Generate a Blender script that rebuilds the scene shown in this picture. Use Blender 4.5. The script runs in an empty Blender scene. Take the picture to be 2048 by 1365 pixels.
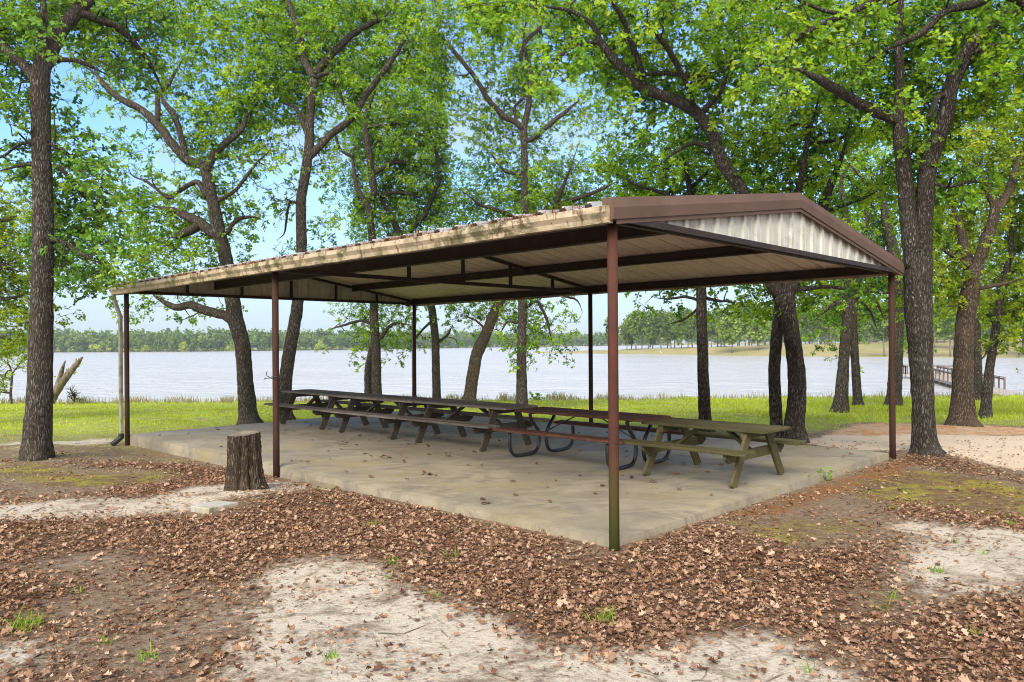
import bpy, math, numpy as np
from mathutils import Matrix, Vector
R = np.random.default_rng(7)
SC = bpy.context.scene
COL = SC.collection
# ------------------------------------------------------------------ survey: the photograph's camera
F, CX, CY, ROLL, H = 1505.0, 1024.0, 687.5, -0.0067, 1.772
CR, SR = math.cos(ROLL), math.sin(ROLL)

def ray(px, py):
    a, b = px - CX, py - CY
    return (a*CR + b*SR)/F, (-a*SR + b*CR)/F

def at(px, py, d):
    X, Y = ray(px, py)
    return np.array([X*d, d, H - Y*d])

def toPx(x, y, z):
    X, Y = F*x/y, F*(H - z)/y
    return CX + X*CR - Y*SR, CY + X*SR + Y*CR

def gz(x, y):
    x = np.asarray(x, float); y = np.asarray(y, float)
    z = -.075 - .0085*np.clip(y - 6, 0, 8.5)
    z = z - .0325*np.clip(y - 14.5, 0, 19.5)
    t = np.clip((y - 34)/10, 0, 1)
    z = z - 3.6*t*t*(3 - 2*t) - .06*np.clip(y-44, 0, 60)
    u, v = toUV(x, y)
    z = z - .07*np.clip((u - 3)/5, 0, 1)*np.clip((1.2 - np.abs(v))/.8, 0, 1)
    away = np.clip(np.maximum(np.maximum(-u, u - 12.2), np.maximum(-v, v - 7.4))/1.2, 0, 1)
    z = z + away*(.018*np.sin(x*1.3 + .5*y) + .014*np.sin(y*1.9 - x*.7) + .008*np.sin(3.7*x + 2.9*y))
    for (mx, my, mh, mr) in MOUNDS:
        z = z + mh*np.exp(-((x - mx)**2 + (y - my)**2)/mr**2)
    return z

YAW, L, WD, HP = 0.7745, 12.2, 7.37, 2.841
P1 = np.array([.904, 6.733])
AX = np.array([-math.cos(YAW), math.sin(YAW)])
BX = np.array([math.sin(YAW), math.cos(YAW)])
MOUNDS = []

def toUV(x, y):
    dx, dy = x - P1[0], y - P1[1]
    return dx*AX[0] + dy*AX[1], dx*BX[0] + dy*BX[1]

def uv(u, v, z=0):
    p = P1 + AX*u + BX*v
    return np.array([p[0], p[1], z])

def ground(px, py):
    X, Y = ray(px, py)
    d = np.linspace(2, 60, 3000)
    f = (H - Y*d) - gz(X*d, d)
    i = np.argmax(f < 0)
    if f[i] >= 0: i = len(d) - 1
    return np.array([X*d[i], d[i], float(gz(X*d[i], d[i]))])

MOUNDS.append((7.05, 12.4, .10, .8)); MOUNDS.append((-7.85, 12.6, .06, .7)); MOUNDS.append((-3.2, 9.4, .05, .7))

# ------------------------------------------------------------------ mesh building
class MB:
    def __init__(s):
        s.v = []; s.f = []; s.n = 0; s.t = []; s.slot = []
    def add(s, V, Fs, tint=None, slot=0):
        V = np.asarray(V, float).reshape(-1, 3)
        if not isinstance(Fs, list): Fs = [Fs]
        s.v.append(V)
        for fa in Fs:
            fa = np.asarray(fa, np.int64)
            s.f.append(fa + s.n)
            k = len(fa)
            if tint is None: s.t.append(np.zeros(k))
            else:
                tt = np.asarray(tint, float).ravel()
                s.t.append(np.full(k, tt[0]) if tt.size == 1 else tt[:k])
            s.slot.append(np.full(k, slot, np.int32))
        s.n += len(V)
    def box(s, c, size, rot=None, tint=0, slot=0, bev=0.0):
        hx, hy, hz = np.array(size)/2
        b = min(bev, hx*.6, hy*.6, hz*.6)
        if b <= 0:
            V = np.array([[x, y, z] for x in (-hx, hx) for y in (-hy, hy) for z in (-hz, hz)])
            Fq = [[0, 1, 3, 2], [4, 6, 7, 5], [0, 4, 5, 1], [2, 3, 7, 6], [0, 2, 6, 4], [1, 5, 7, 3]]
            Fs = [np.array(Fq)]
        else:
            V = []; idx = {}
            for sx in (-1, 1):
                for sy in (-1, 1):
                    for sz in (-1, 1):
                        for ax in range(3):
                            p = [sx*(hx - b), sy*(hy - b), sz*(hz - b)]
                            p[ax] = (sx, sy, sz)[ax]*(hx, hy, hz)[ax]
                            idx[(sx, sy, sz, ax)] = len(V); V.append(p)
            V = np.array(V); Fq = []; Ft = []
            def fix(q):
                p = V[q]; n = np.cross(p[1] - p[0], p[2] - p[0])
                return list(q) if np.dot(n, p.mean(0)) > 0 else list(q)[::-1]
            for ax in range(3):
                o = [i for i in range(3) if i != ax]
                for sg in (-1, 1):
                    q = []
                    for a, c2 in ((-1, -1), (1, -1), (1, 1), (-1, 1)):
                        k = [0, 0, 0]; k[ax] = sg; k[o[0]] = a; k[o[1]] = c2
                        q.append(idx[(k[0], k[1], k[2], ax)])
                    Fq.append(fix(q))
                for a in (-1, 1):
                    for c2 in (-1, 1):
                        q = []
                        for e in (-1, 1):
                            k = [0, 0, 0]; k[ax] = e; k[o[0]] = a; k[o[1]] = c2
                            q.append((tuple(k)))
                        q = [idx[q[0] + (o[0],)], idx[q[0] + (o[1],)], idx[q[1] + (o[1],)], idx[q[1] + (o[0],)]]
                        Fq.append(fix(q))
            for sx in (-1, 1):
                for sy in (-1, 1):
                    for sz in (-1, 1):
                        Ft.append(fix([idx[(sx, sy, sz, i)] for i in range(3)]))
            Fs = [np.array(Fq), np.array(Ft)]
        if rot is not None: V = V @ np.asarray(rot).T
        s.add(V + np.asarray(c, float), Fs, tint, slot)
    def bar(s, p, q, w, h, up=(0, 0, 1), tint=0, slot=0, bev=0.0):
        """rectangular bar from p to q, width w across, h along up"""
        p = np.asarray(p, float); q = np.asarray(q, float)
        d = q - p; ln = np.linalg.norm(d); d = d/ln
        u = np.asarray(up, float); sd = np.cross(u, d); sd /= np.linalg.norm(sd); u = np.cross(d, sd)
        s.box((p + q)/2, (ln, w, h), np.column_stack([d, sd, u]), tint, slot, bev)
    def tube(s, P, r, seg=8, cap=True, rough=0.0, rng=None, tint=0, slot=0):
        P = np.asarray(P, float); n = len(P); r = np.broadcast_to(np.asarray(r, float), (n,))
        T = np.gradient(P, axis=0); T /= np.linalg.norm(T, axis=1)[:, None] + 1e-9
        ref = np.array([1., 0, 0]) if abs(T[0][0]) < .8 else np.array([0, 1., 0])
        a = ref - T[0]*np.dot(ref, T[0]); a /= np.linalg.norm(a)
        ang = np.arange(seg)*2*math.pi/seg
        V = np.empty((n, seg, 3))
        for i in range(n):
            a = a - T[i]*np.dot(a, T[i]); a /= np.linalg.norm(a) + 1e-9
            b = np.cross(T[i], a)
            rr = r[i]*np.ones(seg)
            if rough: rr = rr*(1 + rough*(rng.random(seg) - .5))
            V[i] = P[i] + (np.cos(ang)*rr)[:, None]*a + (np.sin(ang)*rr)[:, None]*b
        i, j = np.meshgrid(np.arange(n - 1), np.arange(seg), indexing='ij')
        k = (j + 1) % seg
        Q = np.stack([i*seg + j, i*seg + k, (i + 1)*seg + k, (i + 1)*seg + j], -1).reshape(-1, 4)
        Fs = [Q]
        if cap:
            Fs += [np.arange(seg)[::-1][None], ((n - 1)*seg + np.arange(seg))[None]]
        s.add(V.reshape(-1, 3), Fs, tint, slot)
    def lathe(s, prof, seg=24, c=(0, 0, 0), **k):
        prof = np.asarray(prof, float)
        ang = np.arange(seg)*2*math.pi/seg
        V = np.stack([prof[:, 0][:, None]*np.cos(ang), prof[:, 0][:, None]*np.sin(ang), np.repeat(prof[:, 1][:, None], seg, 1)], -1)
        n = len(prof)
        i, j = np.meshgrid(np.arange(n - 1), np.arange(seg), indexing='ij'); kk = (j + 1) % seg
        Q = np.stack([i*seg + j, i*seg + kk, (i + 1)*seg + kk, (i + 1)*seg + j], -1).reshape(-1, 4)
        s.add(V.reshape(-1, 3) + np.asarray(c, float), [Q], **k)
    def build(s, name, m, parent=None, smooth=False, origin=None, label=None, cat=None, group=None, kind=None, extra=None):
        V = np.concatenate(s.v) if s.v else np.zeros((0, 3))
        if origin is not None: V = V - np.asarray(origin)
        me = bpy.data.meshes.new(name)
        me.vertices.add(len(V)); me.vertices.foreach_set('co', V.astype(np.float32).ravel())
        lt = np.concatenate([np.full(len(f), f.shape[1], np.int32) for f in s.f])
        loops = np.concatenate([f.ravel() for f in s.f]).astype(np.int32)
        me.loops.add(len(loops)); me.loops.foreach_set('vertex_index', loops)
        me.polygons.add(len(lt))
        me.polygons.foreach_set('loop_start', np.concatenate([[0], np.cumsum(lt)[:-1]]).astype(np.int32))
        me.polygons.foreach_set('loop_total', lt)
        me.polygons.foreach_set('use_smooth', np.full(len(lt), smooth))
        ms = m if isinstance(m, (list, tuple)) else [m]
        for x in ms: me.materials.append(x)
        me.polygons.foreach_set('material_index', np.concatenate(s.slot))
        at_ = me.attributes.new('tint', 'FLOAT', 'FACE')
        at_.data.foreach_set('value', np.concatenate(s.t).astype(np.float32))
        if extra:
            for k, val in extra.items():
                e = me.attributes.new(k, 'FLOAT', 'POINT'); e.data.foreach_set('value', val.astype(np.float32))
        me.update(calc_edges=True)
        o = bpy.data.objects.new(name, me); COL.objects.link(o)
        if parent is not None: o.parent = parent
        elif origin is not None: o.location = origin
        return tag(o, label, cat, group, kind)

def tag(o, label=None, cat=None, group=None, kind=None):
    if label: o['label'] = label
    if cat: o['category'] = cat
    if group: o['group'] = group
    if kind: o['kind'] = kind
    return o

def thing(name, label, cat, loc=(0, 0, 0), rotz=0, group=None):
    o = bpy.data.objects.new(name, None); COL.objects.link(o)
    o.empty_display_size = .2
    o.location = loc; o.rotation_euler = (0, 0, rotz)
    return tag(o, label, cat, group)

def dup(root, loc, rotz, label):
    r = root.copy(); COL.objects.link(r); r.location = loc; r.rotation_euler = (0, 0, rotz); r['label'] = label
    for ch in list(root.children):
        c = ch.copy(); COL.objects.link(c); c.parent = r
        for g in ch.children:
            d = g.copy(); COL.objects.link(d); d.parent = c
    return r

# ------------------------------------------------------------------ materials
def nt_new(name):
    m = bpy.data.materials.new(name); m.use_nodes = True
    t = m.node_tree; t.nodes.clear()
    return m, t

class NT:
    def __init__(s, t): s.t = t
    def n(s, typ, props=None, **inp):
        nd = s.t.nodes.new(typ)
        for k, val in (props or {}).items(): setattr(nd, k, val)
        for k, val in inp.items():
            key = k.replace('_', ' ')
            sock = nd.inputs[int(k[1:])] if (k[0] == 'i' and k[1:].isdigit()) else nd.inputs[key]
            s.put(sock, val)
        return nd
    def put(s, sock, val):
        if hasattr(val, 'outputs'): s.t.links.new(val.outputs[0], sock)
        elif isinstance(val, bpy.types.NodeSocket): s.t.links.new(val, sock)
        else:
            if isinstance(val, (tuple, list)) and len(val) == 3 and sock.type == 'RGBA': val = (*val, 1)
            sock.default_value = val
    def coord(s, kind='Object', scale=(1, 1, 1)):
        c = s.n('ShaderNodeTexCoord')
        mp = s.n('ShaderNodeMapping', Vector=c.outputs[kind], Scale=scale)
        return mp
    def noise(s, vec, scale, detail=5, rough=.6, dist=0):
        return s.n('ShaderNodeTexNoise', Vector=vec, Scale=scale, Detail=detail, Roughness=rough, Distortion=dist).outputs[0]
    def ramp(s, fac, stops, interp='LINEAR'):
        r = s.n('ShaderNodeValToRGB', Fac=fac); cr = r.color_ramp; cr.interpolation = interp
        while len(cr.elements) < len(stops): cr.elements.new(.5)
        for e, (p, c) in zip(cr.elements, stops):
            e.position = p; e.color = (*c, 1) if len(c) == 3 else c
        return r.outputs[0]
    def math(s, op, a, b=0.0, clamp=False):
        return s.n('ShaderNodeMath', dict(operation=op, use_clamp=clamp), i0=a, i1=b).outputs[0]
    def mix(s, f, a, b, mode='MIX'):
        m = s.t.nodes.new('ShaderNodeMix'); m.data_type = 'RGBA'; m.blend_type = mode
        s.put(m.inputs[0], f); s.put(m.inputs[6], a); s.put(m.inputs[7], b)
        return m.outputs[2]
    def attr(s, name): return s.n('ShaderNodeAttribute', dict(attribute_name=name)).outputs['Fac']
    def bump(s, h, strength, dist=.02, normal=None):
        b = s.n('ShaderNodeBump', Height=h, Strength=strength, Distance=dist)
        if normal is not None: s.put(b.inputs['Normal'], normal)
        return b.outputs[0]
    def out(s, sh):
        o = s.n('ShaderNodeOutputMaterial'); s.t.links.new(sh, o.inputs['Surface']); return o
    def pbr(s, col, rough=.8, normal=None, spec=.3, metal=0.0):
        b = s.n('ShaderNodeBsdfPrincipled'); s.put(b.inputs['Base Color'], col); s.put(b.inputs['Roughness'], rough)
        s.put(b.inputs['Specular IOR Level'], spec); s.put(b.inputs['Metallic'], metal)
        if normal is not None: s.put(b.inputs['Normal'], normal)
        s.out(b.outputs[0]); return b

def step(n, x, lo, hi):
    return n.n('ShaderNodeMapRange', dict(interpolation_type='SMOOTHSTEP'), Value=x, From_Min=lo, From_Max=hi).outputs[0]

def leaf_mat(name, stops, trans=.5):
    m, t = nt_new(name); n = NT(t)
    col = n.ramp(n.attr('tint'), stops)
    tc = n.mix(1.0, col, (1.5, 1.35, .5), 'MULTIPLY')
    d = n.n('ShaderNodeBsdfDiffuse', Color=col)
    tr = n.n('ShaderNodeBsdfTranslucent', Color=tc)
    g = n.n('ShaderNodeBsdfGlossy', Color=(.5, .55, .5), Roughness=.42)
    a = n.n('ShaderNodeMixShader', i0=trans, i1=d, i2=tr)
    b = n.n('ShaderNodeMixShader', i0=.025, i1=a, i2=g)
    n.out(b.outputs[0]); return m

def bark_mat(name, dark, light, lichen=.5, brown=(.1, .07, .05)):
    m, t = nt_new(name); n = NT(t)
    c = n.coord('Object', (1, 1, .14))
    c2 = n.coord('Object', (1, 1, .5))
    w = n.noise(c, 9, 4, .65)
    wv = n.n('ShaderNodeVectorMath', dict(operation='ADD'), i0=c, i1=n.n('ShaderNodeCombineXYZ', X=n.math('MULTIPLY', w, .16), Y=n.math('MULTIPLY', w, -.14)).outputs[0])
    vo = n.n('ShaderNodeTexVoronoi', dict(feature='DISTANCE_TO_EDGE'), Vector=wv.outputs[0], Scale=44.0, Randomness=1.0).outputs[0]
    h = n.math('MULTIPLY', step(n, vo, 0.0, .30), step(n, n.noise(c2, 16, 5, .7), .25, .55))
    fine = n.noise(c2, 40, 5, .65)
    hh = n.math('ADD', n.math('MULTIPLY', h, .8), n.math('MULTIPLY', fine, .5))
    col = n.mix(h, dark, light)
    big = n.noise(n.coord('Object'), 1.6, 4, .6)
    col = n.mix(n.math('MULTIPLY', step(n, big, .45, .7), .6), col, brown)
    col = n.mix(n.math('MULTIPLY', fine, .55), col, (.03, .025, .02))
    lv = n.n('ShaderNodeTexVoronoi', Vector=c2, Scale=26.0, Randomness=1.0).outputs['Distance']
    lv2 = n.noise(n.coord('Object', (1, 1, .45)), 46, 4, .7, .6)
    lm = n.math('MULTIPLY', n.math('MULTIPLY', step(n, lv2, .50, .62), n.math('SUBTRACT', 1.0, n.math('MULTIPLY', step(n, lv, .2, .5), .6))), step(n, n.noise(n.coord('Object'), 2.3, 6, .75), .40, .58))
    lm = n.math('MULTIPLY', n.math('MULTIPLY', lm, h), lichen)
    col = n.mix(lm, col, (.46, .47, .43))
    n.pbr(col, .9, n.bump(hh, .9, .03), .15)
    return m

def simple_mat(name, c1, c2, scale=6, rough=.7, stretch=(1, 1, 1), bump=.15, spec=.3, metal=0, stain=None, stain_amt=.5, stain_scale=2.0):
    m, t = nt_new(name); n = NT(t)
    c = n.coord('Object', stretch)
    f = n.noise(c, scale, 6, .65)
    col = n.mix(step(n, f, .3, .7), c1, c2)
    if stain is not None:
        sf = n.noise(n.coord('Object'), stain_scale, 6, .7, .4)
        col = n.mix(n.math('MULTIPLY', step(n, sf, .48, .68), stain_amt), col, stain)
    n.pbr(col, rough, n.bump(n.noise(c, scale*5, 4, .6), bump, .01), spec, metal)
    return m

def wood_mat(name, c1, c2, c3, green=None, gamt=.6):
    m, t = nt_new(name); n = NT(t)
    c = n.coord('Object', (1.2, 22, 22))
    g = n.noise(c, 3.0, 6, .7, .3)
    col = n.mix(step(n, g, .35, .7), c1, c2)
    b = n.noise(n.coord('Object', (1, 3, 3)), 2.4, 5, .7)
    col = n.mix(n.math('MULTIPLY', step(n, b, .45, .7), .7), col, c3)
    tt = n.attr('tint')
    col = n.mix(n.math('MULTIPLY', tt, .45), col, (.02, .016, .012))
    if green is not None:
        gn = n.noise(n.coord('Object', (1, 1, 1)), 3.2, 6, .7)
        col = n.mix(n.math('MULTIPLY', step(n, gn, .32, .6), gamt), col, green)
    n.pbr(col, .9, n.bump(g, .5, .006), .06)
    return m

M = {}
OAK = [(0, (.05, .135, .026)), (.25, (.13, .285, .026)), (.55, (.24, .42, .028)), (.8, (.35, .52, .035)), (1, (.45, .56, .05))]
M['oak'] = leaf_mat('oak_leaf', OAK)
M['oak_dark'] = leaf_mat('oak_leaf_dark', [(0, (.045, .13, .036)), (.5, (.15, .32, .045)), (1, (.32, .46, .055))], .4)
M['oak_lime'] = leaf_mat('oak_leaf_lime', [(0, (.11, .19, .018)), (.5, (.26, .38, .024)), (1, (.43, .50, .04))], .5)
M['far_leaf'] = leaf_mat('far_leaf', [(0, (.06, .11, .016)), (.5, (.14, .23, .030)), (.9, (.24, .34, .045)), (1, (.36, .42, .07))], .3)
M['dead_leaf'] = leaf_mat('dead_leaf', [(0, (.06, .030, .018)), (.3, (.18, .092, .055)), (.62, (.32, .19, .120)), (.9, (.50, .355, .25)), (1, (.40, .16, .03))], .12)
M['grass'] = leaf_mat('grass_blade', [(0, (.24, .26, .03)), (.5, (.38, .47, .035)), (1, (.55, .58, .09))], .4)
M['tuft'] = leaf_mat('tuft_blade', [(0, (.08, .19, .015)), (.5, (.17, .33, .02)), (1, (.34, .46, .04))], .4)
M['reed'] = leaf_mat('dry_reed', [(0, (.22, .17, .09)), (.6, (.38, .31, .17)), (1, (.20, .24, .05))], .25)
M['needle'] = leaf_mat('pine_needle', [(0, (.20, .07, .02)), (.6, (.40, .16, .045)), (1, (.5, .27, .1))], .1)
M['bark'] = bark_mat('bark_grey', (.026, .021, .017), (.23, .19, .155), .85)
M['bark_brown'] = bark_mat('bark_brown', (.045, .032, .022), (.27, .20, .145), .25, (.20, .135, .09))
M['bark_dark'] = bark_mat('bark_dark', (.020, .016, .013), (.165, .135, .108), .95, (.085, .066, .05))
M['bark_far'] = simple_mat('bark_far', (.10, .085, .07), (.22, .2, .17), 2, .9)
M['dead_wood'] = simple_mat('dead_wood', (.10, .08, .06), (.26, .21, .17), 9, .9, (1, 1, .2), .6, .1, stain=(.03, .025, .02))
M['post'] = simple_mat('post_paint', (.058, .025, .018), (.038, .020, .015), 5, .75, (1, 1, .6), .12, .15, stain=(.045, .03, .022), stain_amt=.6)
M['steel_dark'] = simple_mat('dark_steel', (.034, .016, .012), (.022, .012, .010), 4, .6, bump=.1, spec=.3, stain=(.09, .04, .025), stain_amt=.35, stain_scale=5)
M['fascia'] = simple_mat('fascia_brown', (.135, .082, .060), (.11, .068, .050), 1.6, .65, bump=.04, spec=.2, stain=(.085, .055, .04), stain_amt=.6)
M['gable'] = simple_mat('gable_white', (.55, .53, .48), (.47, .45, .40), 3, .5, (1, 1, .4), .04, .3, stain=(.22, .20, .12), stain_amt=.45, stain_scale=4)
M['sheet'] = simple_mat('roof_sheet', (.80, .64, .56), (.72, .58, .51), 2.5, .5, bump=.04, spec=.35, stain=(.28, .24, .2), stain_amt=.3)
M['zinc'] = simple_mat('roof_zinc', (.42, .44, .45), (.34, .35, .36), 2.5, .45, bump=.04, spec=.4, stain=(.25, .16, .10), stain_amt=.5, stain_scale=3)
M['closure'] = simple_mat('closure_black', (.02, .018, .016), (.03, .026, .022), 8, .9)
M['boot'] = simple_mat('boot_black', (.018, .018, .02), (.03, .03, .03), 8, .5)
M['tube'] = simple_mat('tube_black', (.012, .013, .016), (.02, .02, .024), 8, .35, spec=.5)
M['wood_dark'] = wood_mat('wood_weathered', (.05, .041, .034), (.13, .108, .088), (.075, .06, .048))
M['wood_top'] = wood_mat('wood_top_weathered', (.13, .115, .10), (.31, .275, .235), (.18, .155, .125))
M['wood_red'] = wood_mat('wood_red', (.075, .032, .023), (.15, .075, .055), (.055, .03, .024))
M['wood_green'] = wood_mat('wood_mossy', (.075, .06, .036), (.17, .14, .085), (.065, .052, .03), (.08, .085, .026), .5)
M['stump_top'] = simple_mat('stump_top', (.22, .18, .14), (.12, .095, .07), 7, .9, bump=.4)
M['stump'] = bark_mat('stump_bark', (.035, .024, .016), (.20, .145, .10), .55, (.13, .085, .05))
M['dock'] = simple_mat('dock_wood', (.40, .35, .30), (.30, .26, .22), 2, .8)
M['dock_rail'] = simple_mat('dock_rail', (.15, .10, .08), (.20, .14, .11), 2, .8)
M['egret'] = simple_mat('egret_white', (.8, .8, .78), (.75, .75, .72), 3, .8)
M['wire'] = simple_mat('wire', (.03, .025, .02), (.07, .05, .04), 8, .5, spec=.4)

def post_algae():
    m, t = nt_new('post_paint_algae'); n = NT(t); c = n.coord('Object')
    f = n.noise(c, 5, 6, .65); col = n.mix(step(n, f, .3, .7), (.082, .031, .020), (.056, .024, .017))
    zz = n.n('ShaderNodeSeparateXYZ', Vector=n.n('ShaderNodeTexCoord').outputs['Object']).outputs[2]
    k = n.math('SUBTRACT', 1.0, step(n, n.math('ADD', zz, n.math('MULTIPLY', n.noise(c, 6, 5, .7), .5)), .35, 1.15))
    col = n.mix(n.math('MULTIPLY', k, .85), col, (.060, .066, .016))
    n.pbr(col, .75, n.bump(f, .1, .01), .15); return m
M['post_algae'] = post_algae()
# gutter: tan paint, algae and needle stains
def gutter_mat():
    m, t = nt_new('gutter_tan'); n = NT(t)
    c = n.coord('Object')
    col = n.mix(n.noise(c, 1.2, 5, .6), (.46, .35, .21), (.56, .47, .34))
    s1 = n.noise(n.coord('Object', (1, 1, 1.3)), 4.5, 7, .72, .3)
    s2 = n.noise(c, .55, 3, .6)
    f = n.math('MULTIPLY', step(n, s1, .42, .58), step(n, s2, .36, .52))
    col = n.mix(n.math('MULTIPLY', f, .85), col, (.085, .085, .03))
    s3 = n.noise(n.coord('Object', (1, 1, .35)), 11, 5, .7)
    col = n.mix(n.math('MULTIPLY', step(n, s3, .55, .64), .85), col, (.10, .05, .025))
    n.pbr(col, .55, n.bump(s1, .08, .01), .3)
    return m
M['gutter'] = gutter_mat()
M['downspout'] = simple_mat('downspout_paint', (.33, .31, .25), (.25, .24, .18), 4, .6, (1, 1, .3), .05, .2, stain=(.09, .095, .05), stain_amt=.75, stain_scale=3)

def concrete_mat(name, a, b, c3):
    m, t = nt_new(name); n = NT(t)
    c = n.coord('Object')
    col = n.mix(step(n, n.noise(c, .8, 8, .66, .8), .36, .62), a, b)
    col = n.mix(n.math('MULTIPLY', step(n, n.noise(n.coord('Object', (1, 1.8, 1)), 1.5, 8, .72, 1.0), .46, .64), .75), col, c3)
    col = n.mix(n.math('MULTIPLY', step(n, n.noise(c, .5, 6, .65), .48, .62), .55), col, (.27, .205, .075))
    col = n.mix(n.math('MULTIPLY', step(n, n.noise(c, 3.4, 8, .75), .55, .75), .35), col, (.50, .44, .36))
    col = n.mix(n.math('MULTIPLY', step(n, n.noise(c, 9, 6, .75, .5), .60, .72), .4), col, (.11, .09, .065))
    g = n.noise(c, 90, 3, .6)
    col = n.mix(.25, col, n.mix(g, (.1, .09, .07), (.5, .46, .4)))
    n.pbr(col, n.mix(n.noise(c, 2, 4), (.45, .45, .45), (.85, .85, .85)), n.bump(n.math('ADD', g, n.math('MULTIPLY', n.noise(c, 6, 5), 2.0)), .12, .006), .35)
    return m
M['concrete'] = concrete_mat('concrete', (.33, .27, .175), (.22, .183, .12), (.115, .095, .066))
M['paver_pale'] = concrete_mat('paver_pale', (.44, .42, .36), (.38, .36, .31), (.3, .28, .24))
M['paver_brown'] = concrete_mat('paver_brown', (.22, .155, .105), (.17, .12, .08), (.12, .09, .06))

def ground_mat():
    m, t = nt_new('ground'); n = NT(t)
    c = n.coord('Object')
    n1 = n.noise(c, 2.6, 7, .68, .4); n2 = n.noise(c, 11, 6, .7); n3 = n.noise(c, 60, 4, .7); n4 = n.noise(c, .9, 5, .6)
    wob = n.math('ADD', n.math('MULTIPLY', n.math('SUBTRACT', n1, .5), 1.1), n.math('MULTIPLY', n.math('SUBTRACT', n2, .5), .7))
    def mask(a, lo=.36, hi=.64): return step(n, n.math('ADD', n.attr(a), wob), lo, hi)
    dirt = n.mix(n2, (.16, .115, .075), (.30, .23, .16))
    debr = n.noise(n.coord('Object', (1, 1.5, 1)), 13, 8, .8, .6)
    dirt = n.mix(n.math('MULTIPLY', step(n, n1, .48, .7), .55), dirt, (.36, .30, .24))
    dirt = n.mix(n.math('MULTIPLY', step(n, debr, .45, .6), .8), dirt, (.12, .065, .038))
    dirt = n.mix(n.math('MULTIPLY', step(n, n3, .5, .68), .7), dirt, (.06, .04, .028))
    dirt = n.mix(n.math('MULTIPLY', step(n, n.noise(c, 33, 6, .8), .57, .68), .6), dirt, (.42, .33, .26))
    sand = n.mix(n4, (.58, .51, .41), (.48, .415, .33))
    deb = n.noise(n.coord('Object', (1, 1.6, 1)), 15, 8, .78, .5)
    sand = n.mix(n.math('MULTIPLY', step(n, n.noise(c, 1.7, 7, .72, .7), .485, .63), .8), sand, dirt)
    sand = n.mix(n.math('MULTIPLY', step(n, n.math('ADD', deb, n.math('MULTIPLY', n.math('SUBTRACT', n4, .5), .35)), .48, .66), .72), sand, (.17, .115, .07))
    sand = n.mix(n.math('MULTIPLY', step(n, n.noise(c, 42, 6, .8), .55, .66), .65), sand, (.13, .085, .06))
    lit = n.mix(step(n, n.noise(c, 38, 5, .75), .35, .65), (.035, .019, .012), (.21, .12, .075))
    moss = n.mix(n2, (.22, .19, .03), (.36, .32, .05))
    moss = n.mix(n.math('MULTIPLY', step(n, n.noise(c, 1.9, 7, .75, .8), .40, .54), .95), moss, n.mix(step(n, debr, .42, .6), (.21, .145, .085), (.085, .045, .024)))
    moss = n.mix(step(n, n3, .50, .64), moss, (.10, .06, .03))
    moss = n.mix(n.math('MULTIPLY', step(n, n2, .52, .66), .7), moss, (.17, .12, .07))
    grass = n.mix(n1, (.28, .36, .04), (.38, .46, .06))
    grass = n.mix(n.math('MULTIPLY', step(n, n1, .47, .6), .75), grass, (.24, .17, .10))
    grass = n.mix(n.math('MULTIPLY', step(n, n2, .52, .64), .8), grass, (.12, .08, .05))
    orange = n.mix(step(n, n.noise(c, 45, 6, .8), .35, .62), (.08, .036, .016), (.34, .16, .06))
    pink = n.mix(n1, (.62, .49, .36), (.54, .43, .32))
    pink = n.mix(n.math('MULTIPLY', step(n, deb, .56, .7), .6), pink, (.24, .15, .1))
    clay = n.mix(step(n, n1, .35, .6), (.52, .25, .10), (.55, .38, .25))
    clay = n.mix(n.math('MULTIPLY', step(n, n2, .5, .62), .7), clay, (.20, .13, .07))
    col = n.mix(mask('grass', .3, .7), dirt, grass)
    col = n.mix(mask('sand'), col, sand)
    col = n.mix(mask('pink'), col, pink)
    col = n.mix(mask('clay'), col, clay)
    col = n.mix(mask('moss', .28, .6), col, moss)
    col = n.mix(mask('orange', .4, .7), col, orange)
    col = n.mix(mask('litter', .5, .8), col, lit)
    h = n.math('ADD', n.math('MULTIPLY', n1, 1.2), n.math('ADD', n.math('MULTIPLY', n2, .8), n.math('MULTIPLY', n3, .35)))
    n.pbr(col, .95, n.bump(n.math('ADD', h, n.math('MULTIPLY', n.noise(c, 38, 5, .75), .9)), .7, .03), .1)
    return m
M['ground'] = ground_mat()

def water_mat():
    m, t = nt_new('lake_water'); n = NT(t)
    c = n.coord('Object', (.55, 1, 1))
    a = n.noise(c, 1.3, 4, .6, .4); b = n.noise(n.coord('Object', (.3, .55, 1)), .55, 5, .68, .5); b2 = n.noise(n.coord('Object', (.22, 1, 1)), .05, 3, .6)
    h = n.math('ADD', n.math('MULTIPLY', a, .35), n.math('MULTIPLY', b, 1.4))
    col = n.mix(b2, (.42, .395, .355), (.53, .50, .455))
    p = n.pbr(col, .25, n.bump(h, 1.0, 1.6), .22)
    return m
M['water'] = water_mat()
M['bank'] = simple_mat('bank_grass', (.26, .24, .09), (.36, .28, .15), .12, .95, bump=.5, spec=.1, stain=(.20, .24, .06), stain_amt=.7, stain_scale=.05)

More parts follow.
